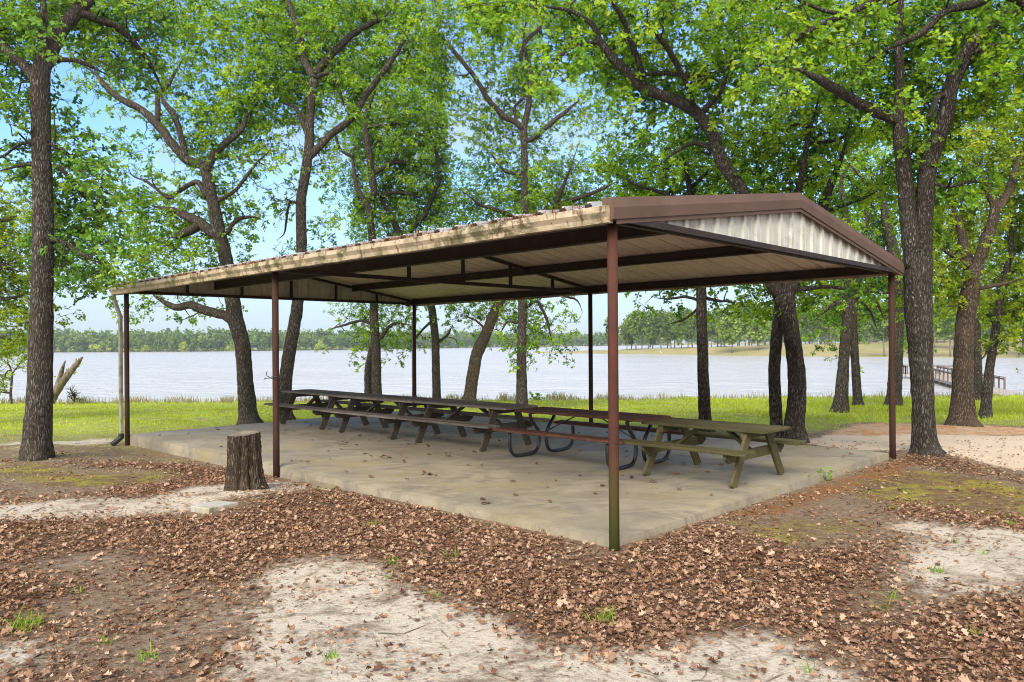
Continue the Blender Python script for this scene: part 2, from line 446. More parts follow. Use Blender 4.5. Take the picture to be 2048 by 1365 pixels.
# ------------------------------------------------------------------ world, sun, camera
SUN_EL, SUN_AZ = math.radians(39), math.radians(198)    # azimuth from +Y towards +X
def make_world():
    w = bpy.data.worlds.new('World'); SC.world = w; w.use_nodes = True
    t = w.node_tree; t.nodes.clear(); n = NT(t)
    sky = n.n('ShaderNodeTexSky', dict(sky_type='NISHITA', sun_disc=False, sun_elevation=SUN_EL, sun_rotation=SUN_AZ, air_density=1.0, dust_density=.6, ozone_density=2.0))
    c = n.n('ShaderNodeTexCoord')
    mp = n.n('ShaderNodeMapping', Vector=c.outputs['Generated'], Scale=(1, 1, 2.6))
    cl = n.noise(mp, 2.2, 7, .58, .3)
    cf = n.math('MULTIPLY', step(n, cl, .44, .70), .75)
    hz = n.n('ShaderNodeSeparateXYZ', Vector=c.outputs['Generated']).outputs[2]
    low = n.math('MULTIPLY', n.math('SUBTRACT', 1.0, step(n, hz, -.02, .27)), .88)
    f = n.math('MAXIMUM', cf, low)
    blue = n.mix(1.0, sky.outputs[0], (.60, .80, 1.04), 'MULTIPLY')
    col = n.mix(f, blue, (1.9, 2.15, 2.45))
    yy = n.n('ShaderNodeSeparateXYZ', Vector=c.outputs['Generated']).outputs[1]
    fill_cloud = n.math('MULTIPLY', n.math('SUBTRACT', 1.0, step(n, yy, -.25, .30)), step(n, n.noise(mp, 1.3, 6, .6), .25, .55))
    col = n.mix(fill_cloud, col, (5.2, 5.0, 4.7))     # unseen bright cloud added behind the viewer as warm fill light
    bg = n.n('ShaderNodeBackground', Color=col, Strength=.15)
    o = n.n('ShaderNodeOutputWorld'); t.links.new(bg.outputs[0], o.inputs['Surface'])
make_world()
ld = bpy.data.lights.new('sun', 'SUN'); ld.energy = 2.5; ld.angle = math.radians(38); ld.color = (1, .95, .86)
sun = bpy.data.objects.new('sun', ld); COL.objects.link(sun)
sd = Vector((math.sin(SUN_AZ)*math.cos(SUN_EL), math.cos(SUN_AZ)*math.cos(SUN_EL), math.sin(SUN_EL)))
sun.rotation_euler = sd.to_track_quat('Z', 'Y').to_euler(); sun.location = (3, -8, 14)
cd = bpy.data.cameras.new('camera'); cd.sensor_width = 36; cd.lens = 36*F/2048; cd.clip_start = .05; cd.clip_end = 8000
cd.shift_y = (CY - 682.5)/2048
cam = bpy.data.objects.new('camera', cd); COL.objects.link(cam); SC.camera = cam
cam.matrix_world = Matrix(((CR, -SR, 0, 0), (0, 0, -1, 0), (SR, CR, 0, H), (0, 0, 0, 1)))
SC.view_settings.view_transform = 'Standard'; SC.view_settings.look = 'None'; SC.view_settings.gamma = 1
SC.view_settings.exposure = 1.16
SC.cycles.max_bounces = 7; SC.cycles.diffuse_bounces = 4; SC.cycles.transmission_bounces = 3; SC.cycles.glossy_bounces = 3
SC.cycles.volume_bounces = 0
SC.cycles.use_denoising = True; SC.cycles.pixel_filter_type = 'BLACKMAN_HARRIS'; SC.cycles.filter_width = 1.05
SC.cycles.sample_clamp_indirect = 6

# ------------------------------------------------------------------ ground zones (surveyed outlines on the ground)
def inpoly(X, Y, poly):
    p = np.array(poly, float); ins = np.zeros(X.shape, bool); j = len(p) - 1
    for i in range(len(p)):
        c = ((p[i, 1] > Y) != (p[j, 1] > Y)) & (X < (p[j, 0] - p[i, 0])*(Y - p[i, 1])/(p[j, 1] - p[i, 1] + 1e-9) + p[i, 0])
        ins ^= c; j = i
    return ins

def gpoly(pts): return [tuple(ground(a, b)[:2]) for a, b in pts]

SAND = [gpoly(p) for p in (
    [(650, 1095), (800, 1140), (850, 1190), (950, 1245), (1130, 1283), (1350, 1285), (1450, 1268), (1580, 1275), (1650, 1310), (1780, 1365), (1850, 1500), (350, 1500), (470, 1350), (560, 1300), (500, 1230), (510, 1190), (560, 1120)],
    [(-150, 1020), (0, 1010), (100, 998), (250, 1000), (330, 985), (480, 965), (620, 962), (600, 985), (400, 1012), (250, 1035), (150, 1040), (0, 1050), (-150, 1060)],
    [(90, 1135), (230, 1105), (280, 1115), (170, 1142)],
    [(-200, 1300), (120, 1280), (210, 1300), (130, 1330), (60, 1365), (-100, 1420)],
    [(1760, 1062), (1830, 1045), (2048, 1062), (2250, 1080), (2250, 1210), (2048, 1203), (1900, 1190), (1780, 1195), (1735, 1150), (1830, 1110)],
    [(1480, 1140), (1530, 1130), (1580, 1160), (1530, 1172)],
    [(1690, 975), (1790, 985), (1760, 1012), (1690, 1000)],
    [(90, 883), (260, 872), (270, 880), (120, 890)], [(0, 880), (45, 876), (45, 905), (0, 910)])]
MOSS = [gpoly(p) for p in (
    [(60, 965), (120, 945), (330, 953), (345, 966), (180, 976)], [(1600, 1035), (1690, 1035), (1700, 1060), (1610, 1062)],
    [(1440, 1045), (1560, 1050), (1640, 1085), (1560, 1100), (1450, 1062)], [(1740, 1040), (1830, 1050), (1800, 1062), (1740, 1060)],
    [(1690, 1000), (1780, 935), (1900, 950), (2120, 1005), (2100, 1035), (1900, 1020), (1830, 985), (1740, 1020)], [(1420, 1000), (1500, 1000), (1490, 1030), (1420, 1030)], [(0, 935), (80, 925), (100, 940), (0, 965)])]
PAVERS = [gpoly([(378, 1026), (420, 1034), (482, 1009), (432, 1005)]), gpoly([(612, 977), (660, 983), (700, 967), (652, 960)])]
NOLIT = [gpoly(p) for p in (
    [(1480, 1035), (1640, 960), (1790, 925), (2048, 965), (2300, 1000), (2300, 1030), (2048, 1030), (1850, 1005), (1790, 1010), (1830, 1045), (1700, 1090), (1560, 1105)],
    [(-150, 900), (60, 915), (130, 930), (330, 945), (345, 966), (150, 990), (-150, 1010)],
    [(200, 1200), (330, 1150), (360, 1170), (240, 1220)], [(1780, 860), (2300, 850), (2300, 1000), (2048, 960), (1900, 920)])]
PINK = [gpoly(p) for p in ([(1600, 880), (1700, 862), (1800, 866), (2048, 872), (2400, 880), (2400, 990), (2048, 945), (1930, 915), (1860, 905), (1640, 897)],)]
CLAY = [gpoly(p) for p in ([(1690, 852), (1780, 846), (2048, 856), (2400, 862), (2400, 878), (2048, 870), (1820, 868), (1650, 872)],)]

def vnoise(x, y, s):
    return .5 + .25*(np.sin(x*s + 1.7*np.sin(y*s*.7)) + np.sin(y*s*1.3 + 1.3*np.sin(x*s*.9 + 2)))

def zones(x, y):
    u, v = toUV(x, y)
    front = (v < 0) | (u < 0)
    z = {}
    wx = x + .12*np.sin(3.1*y + 1) + .08*np.sin(6.3*x + y); wy = y + .12*np.sin(2.7*x) + .08*np.sin(5.9*y + x)
    anyp = lambda L_: np.any([inpoly(wx, wy, p) for p in L_], axis=0).astype(float)
    z['sand'] = anyp(SAND); z['moss'] = anyp(MOSS); z['pink'] = anyp(PINK); z['clay'] = anyp(CLAY)
    no = np.maximum.reduce([z['sand'], z['moss'], anyp(NOLIT), z['pink'], z['clay']])
    fy = np.clip((13.2 - y)/1.0, 0, 1)*front
    leftgrass = np.clip((y - 12.0)/1.4, 0, 1)
    hole = np.clip((.55*vnoise(wx + 2, wy, 1.45) + .45*vnoise(wx + 3, wy, 4.3) - .27)/.16 + .9*np.clip((x + .9)/1.2, 0, 1) + .9*np.clip((y - 9)/1, 0, 1), 0, 1)
    z['litter'] = np.where(no > 0, .12, .28 + .72*hole)*fy*(1 - .8*leftgrass)
    back = np.clip((y - 13.0)/1.5, 0, 1)*(v > 7.4) + leftgrass*(v <= 7.4)
    z['grass'] = np.clip(back, 0, 1)*(1 - z['pink'])*(1 - z['clay'])*np.clip(.34 + .055*(y - 13.5), .3, .95)
    ed = np.where(u > 0, -v, np.where(v > 0, -u, np.hypot(u, v)))
    z['orange'] = ((ed > -.1) & (ed < .35) & front).astype(float)*.55 + .35*((u < -.1) & (u > -2.4) & (v > 2) & (v < 7.5))
    return z

def axis_pts(lo, hi, st, far_lo, far_hi, g=1.16):
    a = list(np.arange(lo, hi + 1e-6, st)); s = st; x = hi
    while x < far_hi: s *= g; x += s; a.append(x)
    s = st; x = lo; pre = []
    while x > far_lo: s *= g; x -= s; pre.append(x)
    return np.array(pre[::-1] + a)

gx = axis_pts(-12.5, 13.5, .085, -3000, 3000)
gy = axis_pts(2.2, 24, .085, -300, 4000)
GXm, GYm = np.meshgrid(gx, gy, indexing='ij')
XX, YY = GXm.ravel(), GYm.ravel()
ZZ = gz(XX, YY)
inside_u, inside_v = toUV(XX, YY)
ZZ = np.where((inside_u > .3) & (inside_u < 11.9) & (inside_v > .3) & (inside_v < 7.1), ZZ - .08, ZZ)
ZZ = np.maximum(ZZ, -9)
zn = zones(XX, YY)
nx, ny = len(gx), len(gy)
def blur(a, rad=4, it=2):
    A = a.reshape(nx, ny)
    for _ in range(it):
        for ax_ in (0, 1):
            pad = [(0, 0), (0, 0)]; pad[ax_] = (rad + 1, rad); cs = np.cumsum(np.pad(A, pad, 'edge'), axis=ax_)
            A = (np.take(cs, range(2*rad + 1, cs.shape[ax_]), ax_) - np.take(cs, range(0, cs.shape[ax_] - 2*rad - 1), ax_))/(2*rad + 1)
    return A.ravel()
zn = {k: blur(val, 4 if k != 'orange' else 2) for k, val in zn.items()}
i, j = np.meshgrid(np.arange(nx - 1), np.arange(ny - 1), indexing='ij')
q = np.stack([i*ny + j, (i + 1)*ny + j, (i + 1)*ny + j + 1, i*ny + j + 1], -1).reshape(-1, 4)
b = MB(); b.add(np.stack([XX, YY, ZZ], -1), q)
b.build('ground', M['ground'], smooth=True, kind='structure', extra=zn)

# lake
b = MB(); WZ = -2.7
b.add([[-3500, 36, WZ], [3500, 36, WZ], [3500, 4000, WZ], [-3500, 4000, WZ]], np.array([[0, 1, 2, 3]]))
b.build('lake_water', M['water'], kind='structure')

# concrete slab under the shelter
def slab():
    b = MB(); u0, u1, v0, v1 = .045, L - .02, .045, WD - .03
    us = np.linspace(u0, u1, 90); vs = np.linspace(v0, v1, 60)
    r = np.random.default_rng(3)
    def jit(n): return np.cumsum(r.normal(0, .004, n))*.3 + r.normal(0, .004, n)
    U, V = np.meshgrid(us, vs, indexing='ij'); n, m_ = U.shape
    V[:, 0] += jit(n); V[:, -1] += jit(n); U[0, :] += jit(m_); U[-1, :] += jit(m_)
    top = P1[None, None] + U[..., None]*AX + V[..., None]*BX
    Z = np.zeros((n, m_)); 
    rim = [(a, 0) for a in range(n)] + [(n - 1, c) for c in range(1, m_)] + [(a, m_ - 1) for a in range(n - 2, -1, -1)] + [(0, c) for c in range(m_ - 2, 0, -1)]
    for (a, c) in rim: Z[a, c] = -.012 - .006*r.random()
    P = np.concatenate([top, Z[..., None]], -1).reshape(-1, 3)
    i, j = np.meshgrid(np.arange(n - 1), np.arange(m_ - 1), indexing='ij')
    Q = np.stack([i*m_ + j, i*m_ + j + 1, (i + 1)*m_ + j + 1, (i + 1)*m_ + j], -1).reshape(-1, 4)
    b.add(P, Q)
    ri = np.array([a*m_ + c for a, c in rim]); k = len(ri)
    ctr = P[:, :2].mean(0)
    low = P[ri].copy(); dirv = low[:, :2] - ctr; low[:, :2] += .012*dirv/np.linalg.norm(dirv, axis=1)[:, None]
    low[:, 2] = -.1; low2 = low.copy(); low2[:, 2] = -.4
    VV = np.concatenate([P[ri], low, low2])
    a = np.arange(k); c = (a + 1) % k
    b.add(VV, [np.stack([a, a + k, c + k, c], -1), np.stack([a + k, a + 2*k, c + 2*k, c + k], -1)])
    return b.build('concrete_slab', M['concrete'], kind='structure')
slab()

# ------------------------------------------------------------------ the picnic shelter
def shelter():
    root = thing('picnic_shelter', 'open steel picnic shelter with brown posts and gabled metal roof over the slab', 'picnic shelter', uv(L/2, WD/2, 0))
    O = uv(L/2, WD/2, 0)
    def bd(b, name, m, parent=root, smooth=False, label=None):
        return b.build(name, m, parent, smooth, origin=O, label=label)
    ze, zr, half = 2.985, 3.555, WD/2          # roof sheet top: eave edge, ridge
    ov = .14                                    # eave overhang in v
    sl = (zr - ze)/(half + ov)
    def zt(v): return zr - sl*abs(v - half)
    # posts
    for (u, v) in ((0, 0), (L/2, 0), (L, 0), (0, WD), (L/2, WD), (L, WD)):
        b = MB(); p = uv(u, v)
        g = float(gz(p[0], p[1]))
        r = .047
        b.tube([[p[0], p[1], g - .15], [p[0], p[1], .5], [p[0], p[1], 1.5], [p[0], p[1], HP]], r, 20)
        o = bd(b, 'post', M['post_algae'] if (u, v) == (0, 0) else M['post'], smooth=True)
        if (u, v) == (0, 0): o['label'] = 'reddish brown round post at the front corner, green at its foot'
    # roof sheets, ribs every 0.3 m
    def sheet(sign, under):
        us = []; hs = []
        u = -.12
        while u < L + .3:
            for du, hh in ((0, 0), (.22, 0), (.245, .03), (.285, .03), (.31, 0)):
                pass
            us += [u, u + .11, u + .245, u + .252, u + .288, u + .295]; hs += [0, .004, 0, .05, .05, 0]; u += .3001
        us = np.array(us); hs = np.array(hs)
        ok = us <= L + .32; us = us[ok]; hs = hs[ok]
        vs = np.array([0, half + ov])
        th = .012
        V = []
        for k in (0, 1):
            for vv in vs:
                v = half + sign*vv
                P = np.array([uv(u, v, zt(v) + h - k*th) for u, h in zip(us, hs)])
                V.append(P)
        V = np.concatenate(V); n = len(us); a = np.arange(n - 1)
        f = [np.stack([a, a + 1, a + 1 + n, a + n], -1), np.stack([a + 2*n, a + 3*n, a + 3*n + 1, a + 2*n + 1], -1),
             np.stack([a + n, a + n + 1, a + 3*n + 1, a + 3*n], -1)]
        b = MB(); b.add(V, f); b.slot[0][:] = 1     # weathered zinc above, bare underside below
        return b
    for s in (-1, 1): bd(sheet(s, 0), 'roof_sheet', [M['sheet'], M['zinc']])
    # ridge cap
    b = MB()
    for s in (-1, 1):
        v1 = half + s*.16
        p = [uv(-.1, half, zr + .042), uv(L + .28, half, zr + .042), uv(L + .28, v1, zt(v1) + .034), uv(-.1, v1, zt(v1) + .034)]
        b.add(p, np.array([[0, 1, 2, 3]]))
    bd(b, 'ridge_cap', M['zinc'])
    # rake fascia (two faceted brown trim) at both gables
    for uo, sgn in ((-.02, -1), (L + .22, 1)):
        b = MB()
        prof = [(0, .06), (.10, .055), (.125, -.035), (.118, -.138), (.0, -.145), (0, -.13), (.105, -.125)]  # (outward, dz)
        vs = [-.17, half, WD + .17]
        rows = []
        for (ou, dz) in prof:
            for v in vs: rows.append(uv(uo + sgn*ou, v, zt(v) + dz))
        V = np.array(rows); n = 3; F_ = []
        for k in range(len(prof) - 1):
            for c in range(2): F_.append([k*n + c, k*n + c + 1, (k + 1)*n + c + 1, (k + 1)*n + c])
        F_ = np.array(F_)
        ends = []
        b.add(V, [F_])
        for c in (0, 2): b.add(V[c::3][[0, 1, 2, 3, 4]], np.array([[0, 1, 2, 3, 4]]))
        for s_ in (-1, 1):
            va = half + s_*(half + .1); b.bar(uv(uo + sgn*.098, va, zt(va) - .155), uv(uo + sgn*.098, half, zr - .155), .012, .05)
        bd(b, 'fascia', M['fascia'])
    # gable panels, ribbed, white outside
    for uo, sgn in ((-.03, -1), (L + .06, 1)):
        b = MB(); w = .305; v = .12; V = []; xs = []
        while v < WD - .12:
            for dv, dep in ((0, 0), (.05, .0), (.060, .030), (.120, .030), (.13, 0), (.20, .0), (.21, .006), (.225, 0)):
                if v + dv < WD - .12: xs.append((v + dv, dep))
            v += w
        A = np.array(xs); n = len(A)
        lo = np.array([uv(uo + sgn*(.02 + d), v, 2.875) for v, d in A]); hi = np.array([uv(uo + sgn*(.02 + d), v, max(2.88, zt(v) - .06)) for v, d in A])
        a = np.arange(n - 1)
        b.add(np.concatenate([lo, hi]), np.stack([a, a + 1, a + 1 + n, a + n], -1))
        bd(b, 'gable_panel', M['gable'])
    # trusses: bottom chord, top chords, verticals
    for u in (0, L/2, L):
        b = MB()
        b.bar(uv(u, .03, HP + .03), uv(u, WD - .03, HP + .03), .05, .064)
        for s in (-1, 1):
            v0 = half + s*(half - .03)
            b.bar(uv(u, v0, zt(v0) - .075), uv(u, half, zr - .075), .05, .06)
        for k in range(1, 6):
            v = WD*k/6
            b.bar(uv(u, v, HP + .064), uv(u, v, zt(v) - .108), .05, .05, up=(AX[0], AX[1], 0))
        if u == 0:   # trim angle along the gable foot
            b.bar(uv(-.112, .02, HP + .03), uv(-.112, WD - .02, HP + .03), .014, .06)
        bd(b, 'truss', M['steel_dark'])
    # purlins along the length
    for v, zz, hgt in ((.04, None, .15), (WD/4, None, .27), (half, None, .13), (3*WD/4 - .12, None, .16), (WD - .04, None, .15)):
        b = MB(); top = zt(v) - .018 - (.03 if v == half else 0)
        bot = HP + .003 if v < .1 or v > WD - .1 else top - hgt
        b.bar(uv(.03, v, (top + bot)/2), uv(L - .0, v, (top + bot)/2), .06, top - bot, bev=.004)
        b.bar(uv(.03, v - .05, bot + .011), uv(L, v - .05, bot + .011), .04, .012)
        bd(b, 'purlin', M['steel_dark'])
    # box gutters front and back with end caps
    for s, v0 in ((-1, -ov + .02), (1, WD + ov - .02)):
        b = MB()
        prof = [(0, -.012), (0, -.165), (.075, -.165), (.085, -.12), (.115, -.075), (.115, -.02), (.10, -.02)]
        us = np.linspace(-.10, L + .30, 42); n = len(us)
        r = np.random.default_rng(5 + s); sag = np.cumsum(r.normal(0, .003, n)); sag -= np.linspace(0, sag[-1], n)
        V = np.array([[uv(u, v0 + s*o, ze + dz + sg) for u, sg in zip(us, sag)] for o, dz in prof]).reshape(-1, 3)
        F_ = []
        for k in range(len(prof) - 1):
            for c in range(n - 1): F_.append([k*n + c, k*n + c + 1, (k + 1)*n + c + 1, (k + 1)*n + c])
        b.add(V, np.array(F_))
        for c in (0, n - 1): b.add(V[c::n][:6], np.array([[0, 1, 2, 3, 4, 5]]))
        bd(b, 'gutter', M['gutter'])
    # rib closures along the front eave
    u = -.12 + .27; first = None
    while u < L + .25:
        p = uv(u, -ov - .012, zt(-ov) + .006)
        if first is None:
            b = MB(); b.box((0, 0, 0), (.055, .05, .04), np.column_stack([np.append(AX, 0), np.append(BX, 0), [0, 0, 1]]), bev=.008)
            c = first = b.build('rib_closure', M['closure'], root)
        else:
            c = first.copy(); COL.objects.link(c)
        c.location = p - O; u += .3001
    # downspouts
    for (u, v, s) in ((L + .19, -.13, -1), (L + .19, WD + .13, 1)):
        b = MB()
        g = float(gz(*uv(u, v)[:2]))
        a = [uv(u, v + s*.05, ze - .16), uv(u, v + s*.05, ze - .24), uv(u - .05, v + s*(-.06), ze - .62), uv(u - .05, v - s*.06, ze - .75), uv(u - .05, v - s*.06, g + .22)]
        for p, q_ in zip(a[:-1], a[1:]):
            d = q_ - p; d = d/np.linalg.norm(d)
            b.bar(p - d*.012, q_ + d*.012, .085, .065, up=(BX[0], BX[1], 0.01), bev=.012)
        o = bd(b, 'downspout', M['downspout'])
        b = MB(); p = a[-1]
        b.bar(p + [0, 0, .03], p + [0, 0, -.09], .11, .09, up=(BX[0], BX[1], 0), bev=.02)
        e = p - np.append(BX, 0)*.18*(-s) + np.array([0, 0, -.2])
        b.bar(p + [0, 0, -.06], e, .11, .09, up=(BX[0], BX[1], 0.1), bev=.02)
        bd(b, 'drain_boot', M['boot'], o)
    # wire looped round the middle front post
    b = MB(); p = uv(L/2, 0)
    tt = np.linspace(0, 4*math.pi, 40)
    b.tube(np.stack([p[0] + .062*np.cos(tt), p[1] + .062*np.sin(tt), 1.27 + .004*tt], -1), .005, 5)
    for dx, dz in ((-.13, .03), (-.16, .0), (.12, .02)):
        b.tube([[p[0] + np.sign(dx)*.05, p[1] - .03, 1.29], [p[0] + dx*.8, p[1] - .05, 1.29 + dz], [p[0] + dx, p[1] - .04, 1.27 + 2*dz], [p[0] + dx*.85, p[1] - .05, 1.30 + dz*3]], .006, 5)
    bd(b, 'wire_tie', M['wire'])
shelter()

# pine needles lying on the front eave and in the gutter
def needles():
    r = np.random.default_rng(21); n = 5200
    u = np.where(r.random(n) < .75, r.uniform(.2, L + .2, n), r.choice([1.1, 3.0, 4.2, 6.5, 9], n) + r.normal(0, .2, n))
    v = -.16 + np.abs(r.normal(0, .22, n)); v[:2200] = r.uniform(-.235, -.13, 2200)
    zr_, ze_ = 3.555, 2.985; z = ze_ + (zr_ - ze_)/(WD/2 + .14)*(v + .14) + .008 + .028*r.random(n)
    z[:2200] = ze_ - .02 + .03*r.random(2200)
    C = P1 + u[:, None]*AX + v[:, None]*BX; C = np.concatenate([C, z[:, None]], 1)
    D = r.normal(0, 1, (n, 3)); D[:, 2] *= .28; D /= np.linalg.norm(D, axis=1)[:, None]
    ln = r.uniform(.05, .12, n)[:, None]
    S = np.cross(D, [0, 0, 1.]); S /= np.linalg.norm(S, axis=1)[:, None]
    w = .0035
    V = np.stack([C - D*ln/2 - S*w, C - D*ln/2 + S*w, C + D*ln/2 + S*w*.4, C + D*ln/2 - S*w*.4], 1).reshape(-1, 3)
    b = MB(); b.add(V, np.arange(4*n).reshape(-1, 4), r.random(n))
    b.build('pine_needles', M['needle'], kind='stuff', label='orange pine needles lying along the front edge of the shelter roof', cat='pine needles')
needles()

# ------------------------------------------------------------------ picnic tables
def wood_table(root, ln, top_w, H_, mt, mw, rng, lx=.8, by=.66, fy=.56):
    t = .04
    b = MB(); npl = 5; pw = top_w/npl
    for k in range(npl):
        y = -top_w/2 + pw*(k + .5)
        b.box((rng.normal(0, .006), y, H_ - t/2 + rng.normal(0, .0015)), (ln, pw - .009, t), bev=.005, tint=rng.random())
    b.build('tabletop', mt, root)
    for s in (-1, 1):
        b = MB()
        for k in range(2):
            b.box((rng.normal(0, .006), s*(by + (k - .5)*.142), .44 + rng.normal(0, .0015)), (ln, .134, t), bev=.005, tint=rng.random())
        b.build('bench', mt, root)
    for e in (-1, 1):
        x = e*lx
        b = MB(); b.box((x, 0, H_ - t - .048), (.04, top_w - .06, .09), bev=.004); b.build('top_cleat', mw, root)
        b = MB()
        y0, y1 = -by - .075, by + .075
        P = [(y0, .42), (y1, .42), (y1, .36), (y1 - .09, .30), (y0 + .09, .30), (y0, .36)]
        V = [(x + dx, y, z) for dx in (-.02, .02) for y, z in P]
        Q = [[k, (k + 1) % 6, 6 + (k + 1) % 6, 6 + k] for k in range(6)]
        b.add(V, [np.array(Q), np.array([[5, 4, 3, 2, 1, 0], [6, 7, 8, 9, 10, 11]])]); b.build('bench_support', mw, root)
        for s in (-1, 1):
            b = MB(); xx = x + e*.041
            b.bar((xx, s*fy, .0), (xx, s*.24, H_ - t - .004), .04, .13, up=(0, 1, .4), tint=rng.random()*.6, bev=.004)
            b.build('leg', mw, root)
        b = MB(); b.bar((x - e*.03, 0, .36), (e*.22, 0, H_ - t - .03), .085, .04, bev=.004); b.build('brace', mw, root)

rt = np.random.default_rng(11)
TG = 'weathered picnic tables set end to end under the shelter'
rotz = math.atan2(-AX[1], -AX[0])
dirs = []
base_u = [4.82, 7.42, 9.98]
VT = 3.58
t0 = thing('picnic_table', 'weathered dark wooden table at the near end of the row, next to the red table', 'picnic table', uv(5.76, VT), rotz, TG)
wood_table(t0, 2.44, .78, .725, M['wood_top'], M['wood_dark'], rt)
dup(t0, uv(8.16, VT - .05), rotz + math.pi + .012, 'middle of the three weathered dark wooden tables set end to end')
dup(t0, uv(10.60, VT - .02), rotz - .015, 'weathered dark wooden table at the far end of the row, nearest the lake')
tg = thing('picnic_table', 'mossy green wooden picnic table nearest the gable end of the shelter', 'picnic table', uv(1.03, 3.58), rotz - .01)
wood_table(tg, 1.80, .74, .69, M['wood_green'], M['wood_green'], rt, .59, .70, .66)

def red_table():
    root = thing('picnic_table', 'red brown plank table on curved black tubular steel legs', 'picnic table', uv(3.10, 3.52), rotz + .005)
    H_, ln, t = .72, 2.45, .04
    b = MB()
    for k in range(4): b.box((rt.normal(0, .004), -.36 + .18*(k + .5), H_ - t/2 + rt.normal(0, .001)), (ln, .172, t), bev=.005, tint=rt.random())
    b.build('tabletop', M['wood_red'], root)
    for s in (-1, 1):
        b = MB(); b.box((0, s*.72, .44), (ln, .24, .04), bev=.005, tint=rt.random()*.5); b.build('bench', M['wood_red'], root)
    for e in (-1, 1):
        x = e*.93
        for s in (-1, 1):
            key = [(.27, .675), (.25, .58), (.15, .48), (.07, .38), (.05, .28), (.06, .15), (.12, .055), (.24, .03), (.40, .028), (.54, .03), (.66, .06), (.72, .15), (.735, .28), (.72, .415)]
            K = np.array(key); tt = np.linspace(0, len(K) - 1, 60)
            # smooth through the keys
            yy = np.interp(tt, np.arange(len(K)), K[:, 0]); zz = np.interp(tt, np.arange(len(K)), K[:, 1])
            ker = np.hanning(9); ker /= ker.sum()
            yy = np.convolve(np.pad(yy, 4, 'edge'), ker, 'valid'); zz = np.convolve(np.pad(zz, 4, 'edge'), ker, 'valid')
            b = MB(); b.tube(np.stack([np.full(60, x + s*.028), s*yy, zz], -1), .028, 12); b.build('tube_leg', M['tube'], root, smooth=True)
        b = MB(); b.bar((x, -.3, H_ - t - .012), (x, .3, H_ - t - .012), .045, .022)
        b.tube([(x, 0, .34), (e*.2, 0, H_ - t - .01)], .010, 8)
        b.build('brace', M['tube'], root)
red_table()

# ------------------------------------------------------------------ stump, pavers
def stump():
    c = ground(490, 978); r = np.random.default_rng(2)
    root = thing('tree_stump', 'sawn grey brown stump with a vertical split, standing before the shelter', 'tree stump', c)
    seg, rows = 72, 26; hgt = .70
    th = np.arange(seg)*2*math.pi/seg
    lob = 1 + .07*np.sin(2*th + .6) + .04*np.sin(5*th + 2) + .025*np.sin(9*th)
    V = np.zeros((rows, seg, 3)); topz = hgt + .02*np.cos(th - 1)
    for k in range(rows):
        f = k/(rows - 1)
        rad = (.172 + .03*(1 - f) + .07*(1 - f)**5*(1 + .6*np.sin(3*th + 1)))*lob + r.normal(0, .004, seg) + .010*np.sin(17*th + 3*f) + .008*np.sin(31*th - 2*f)
        dth = np.angle(np.exp(1j*(th - (-math.pi/2 - .12 + .15*f))))
        rad -= (.10*(1 - .35*f))*np.exp(-(dth/.10)**2) + .03*np.exp(-((dth - .8)/.12)**2)
        rad *= 1 - .18*(1 - f)**3*np.exp(-((np.angle(np.exp(1j*(th + math.pi*.62))))/.3)**2)
        V[k, :, 0] = rad*np.cos(th); V[k, :, 1] = rad*np.sin(th); V[k, :, 2] = -.08 + f*(topz + .08)
    i, j = np.meshgrid(np.arange(rows - 1), np.arange(seg), indexing='ij'); k2 = (j + 1) % seg
    b = MB(); b.add(V.reshape(-1, 3), np.stack([i*seg + j, i*seg + k2, (i + 1)*seg + k2, (i + 1)*seg + j], -1).reshape(-1, 4))
    b.build('bark', M['stump'], root, smooth=True)
    b = MB(); ring = V[-1]; A = [ring*[.985, .985, 1] + [0, 0, .002], ring*[.6, .6, 1] + [0, 0, .008], ring*[.2, .2, 1] + [0, 0, .004]]
    P = np.concatenate(A + [np.array([[0, 0, hgt]])])
    j = np.arange(seg); k2 = (j + 1) % seg; fs = []
    for q_ in range(2): fs.append(np.stack([q_*seg + j, q_*seg + k2, (q_ + 1)*seg + k2, (q_ + 1)*seg + j], -1))
    b.add(P, fs + [np.stack([2*seg + j, 2*seg + k2, np.full(seg, 3*seg)], -1)])
    b.build('sawn_top', M['stump_top'], root)
stump()

def paver(name, label, pts, th, m, seed):
    r = np.random.default_rng(seed)
    g = [ground(a, c) for a, c in pts]; ctr = np.mean(g, 0)
    P = []
    for k in range(4):
        a, c = g[k], g[(k + 1) % 4]
        for f in np.linspace(0, 1, 7)[:-1]:
            P.append((a*(1 - f) + c*f)[:2] + r.normal(0, .006, 2))
    P = np.array(P); n = len(P); z = ctr[2]
    inn = ctr[:2] + (P - ctr[:2])*.975
    V = np.concatenate([np.c_[P, np.full(n, z - .05)], np.c_[P, np.full(n, z + th - .01)], np.c_[inn, np.full(n, z + th) + r.normal(0, .0015, n)]])
    a = np.arange(n); c = (a + 1) % n
    b = MB(); b.add(V, [np.stack([a, c, c + n, a + n], -1), np.stack([a + n, c + n, c + 2*n, a + 2*n], -1), (a + 2*n)[None]])
    b.build(name, m, origin=ctr, label=label, cat='paving slab')
paver('paving_slab', 'pale grey concrete slab lying flat on the brown leaves before the stump', [(382, 1024), (418, 1030), (476, 1010), (432, 1008)], .05, M['paver_pale'], 4)
paver('paving_slab', 'brown pebbly paving slab set in leaves against the shelter edge', [(612, 977), (660, 983), (700, 967), (652, 960)], .035, M['paver_brown'], 5)

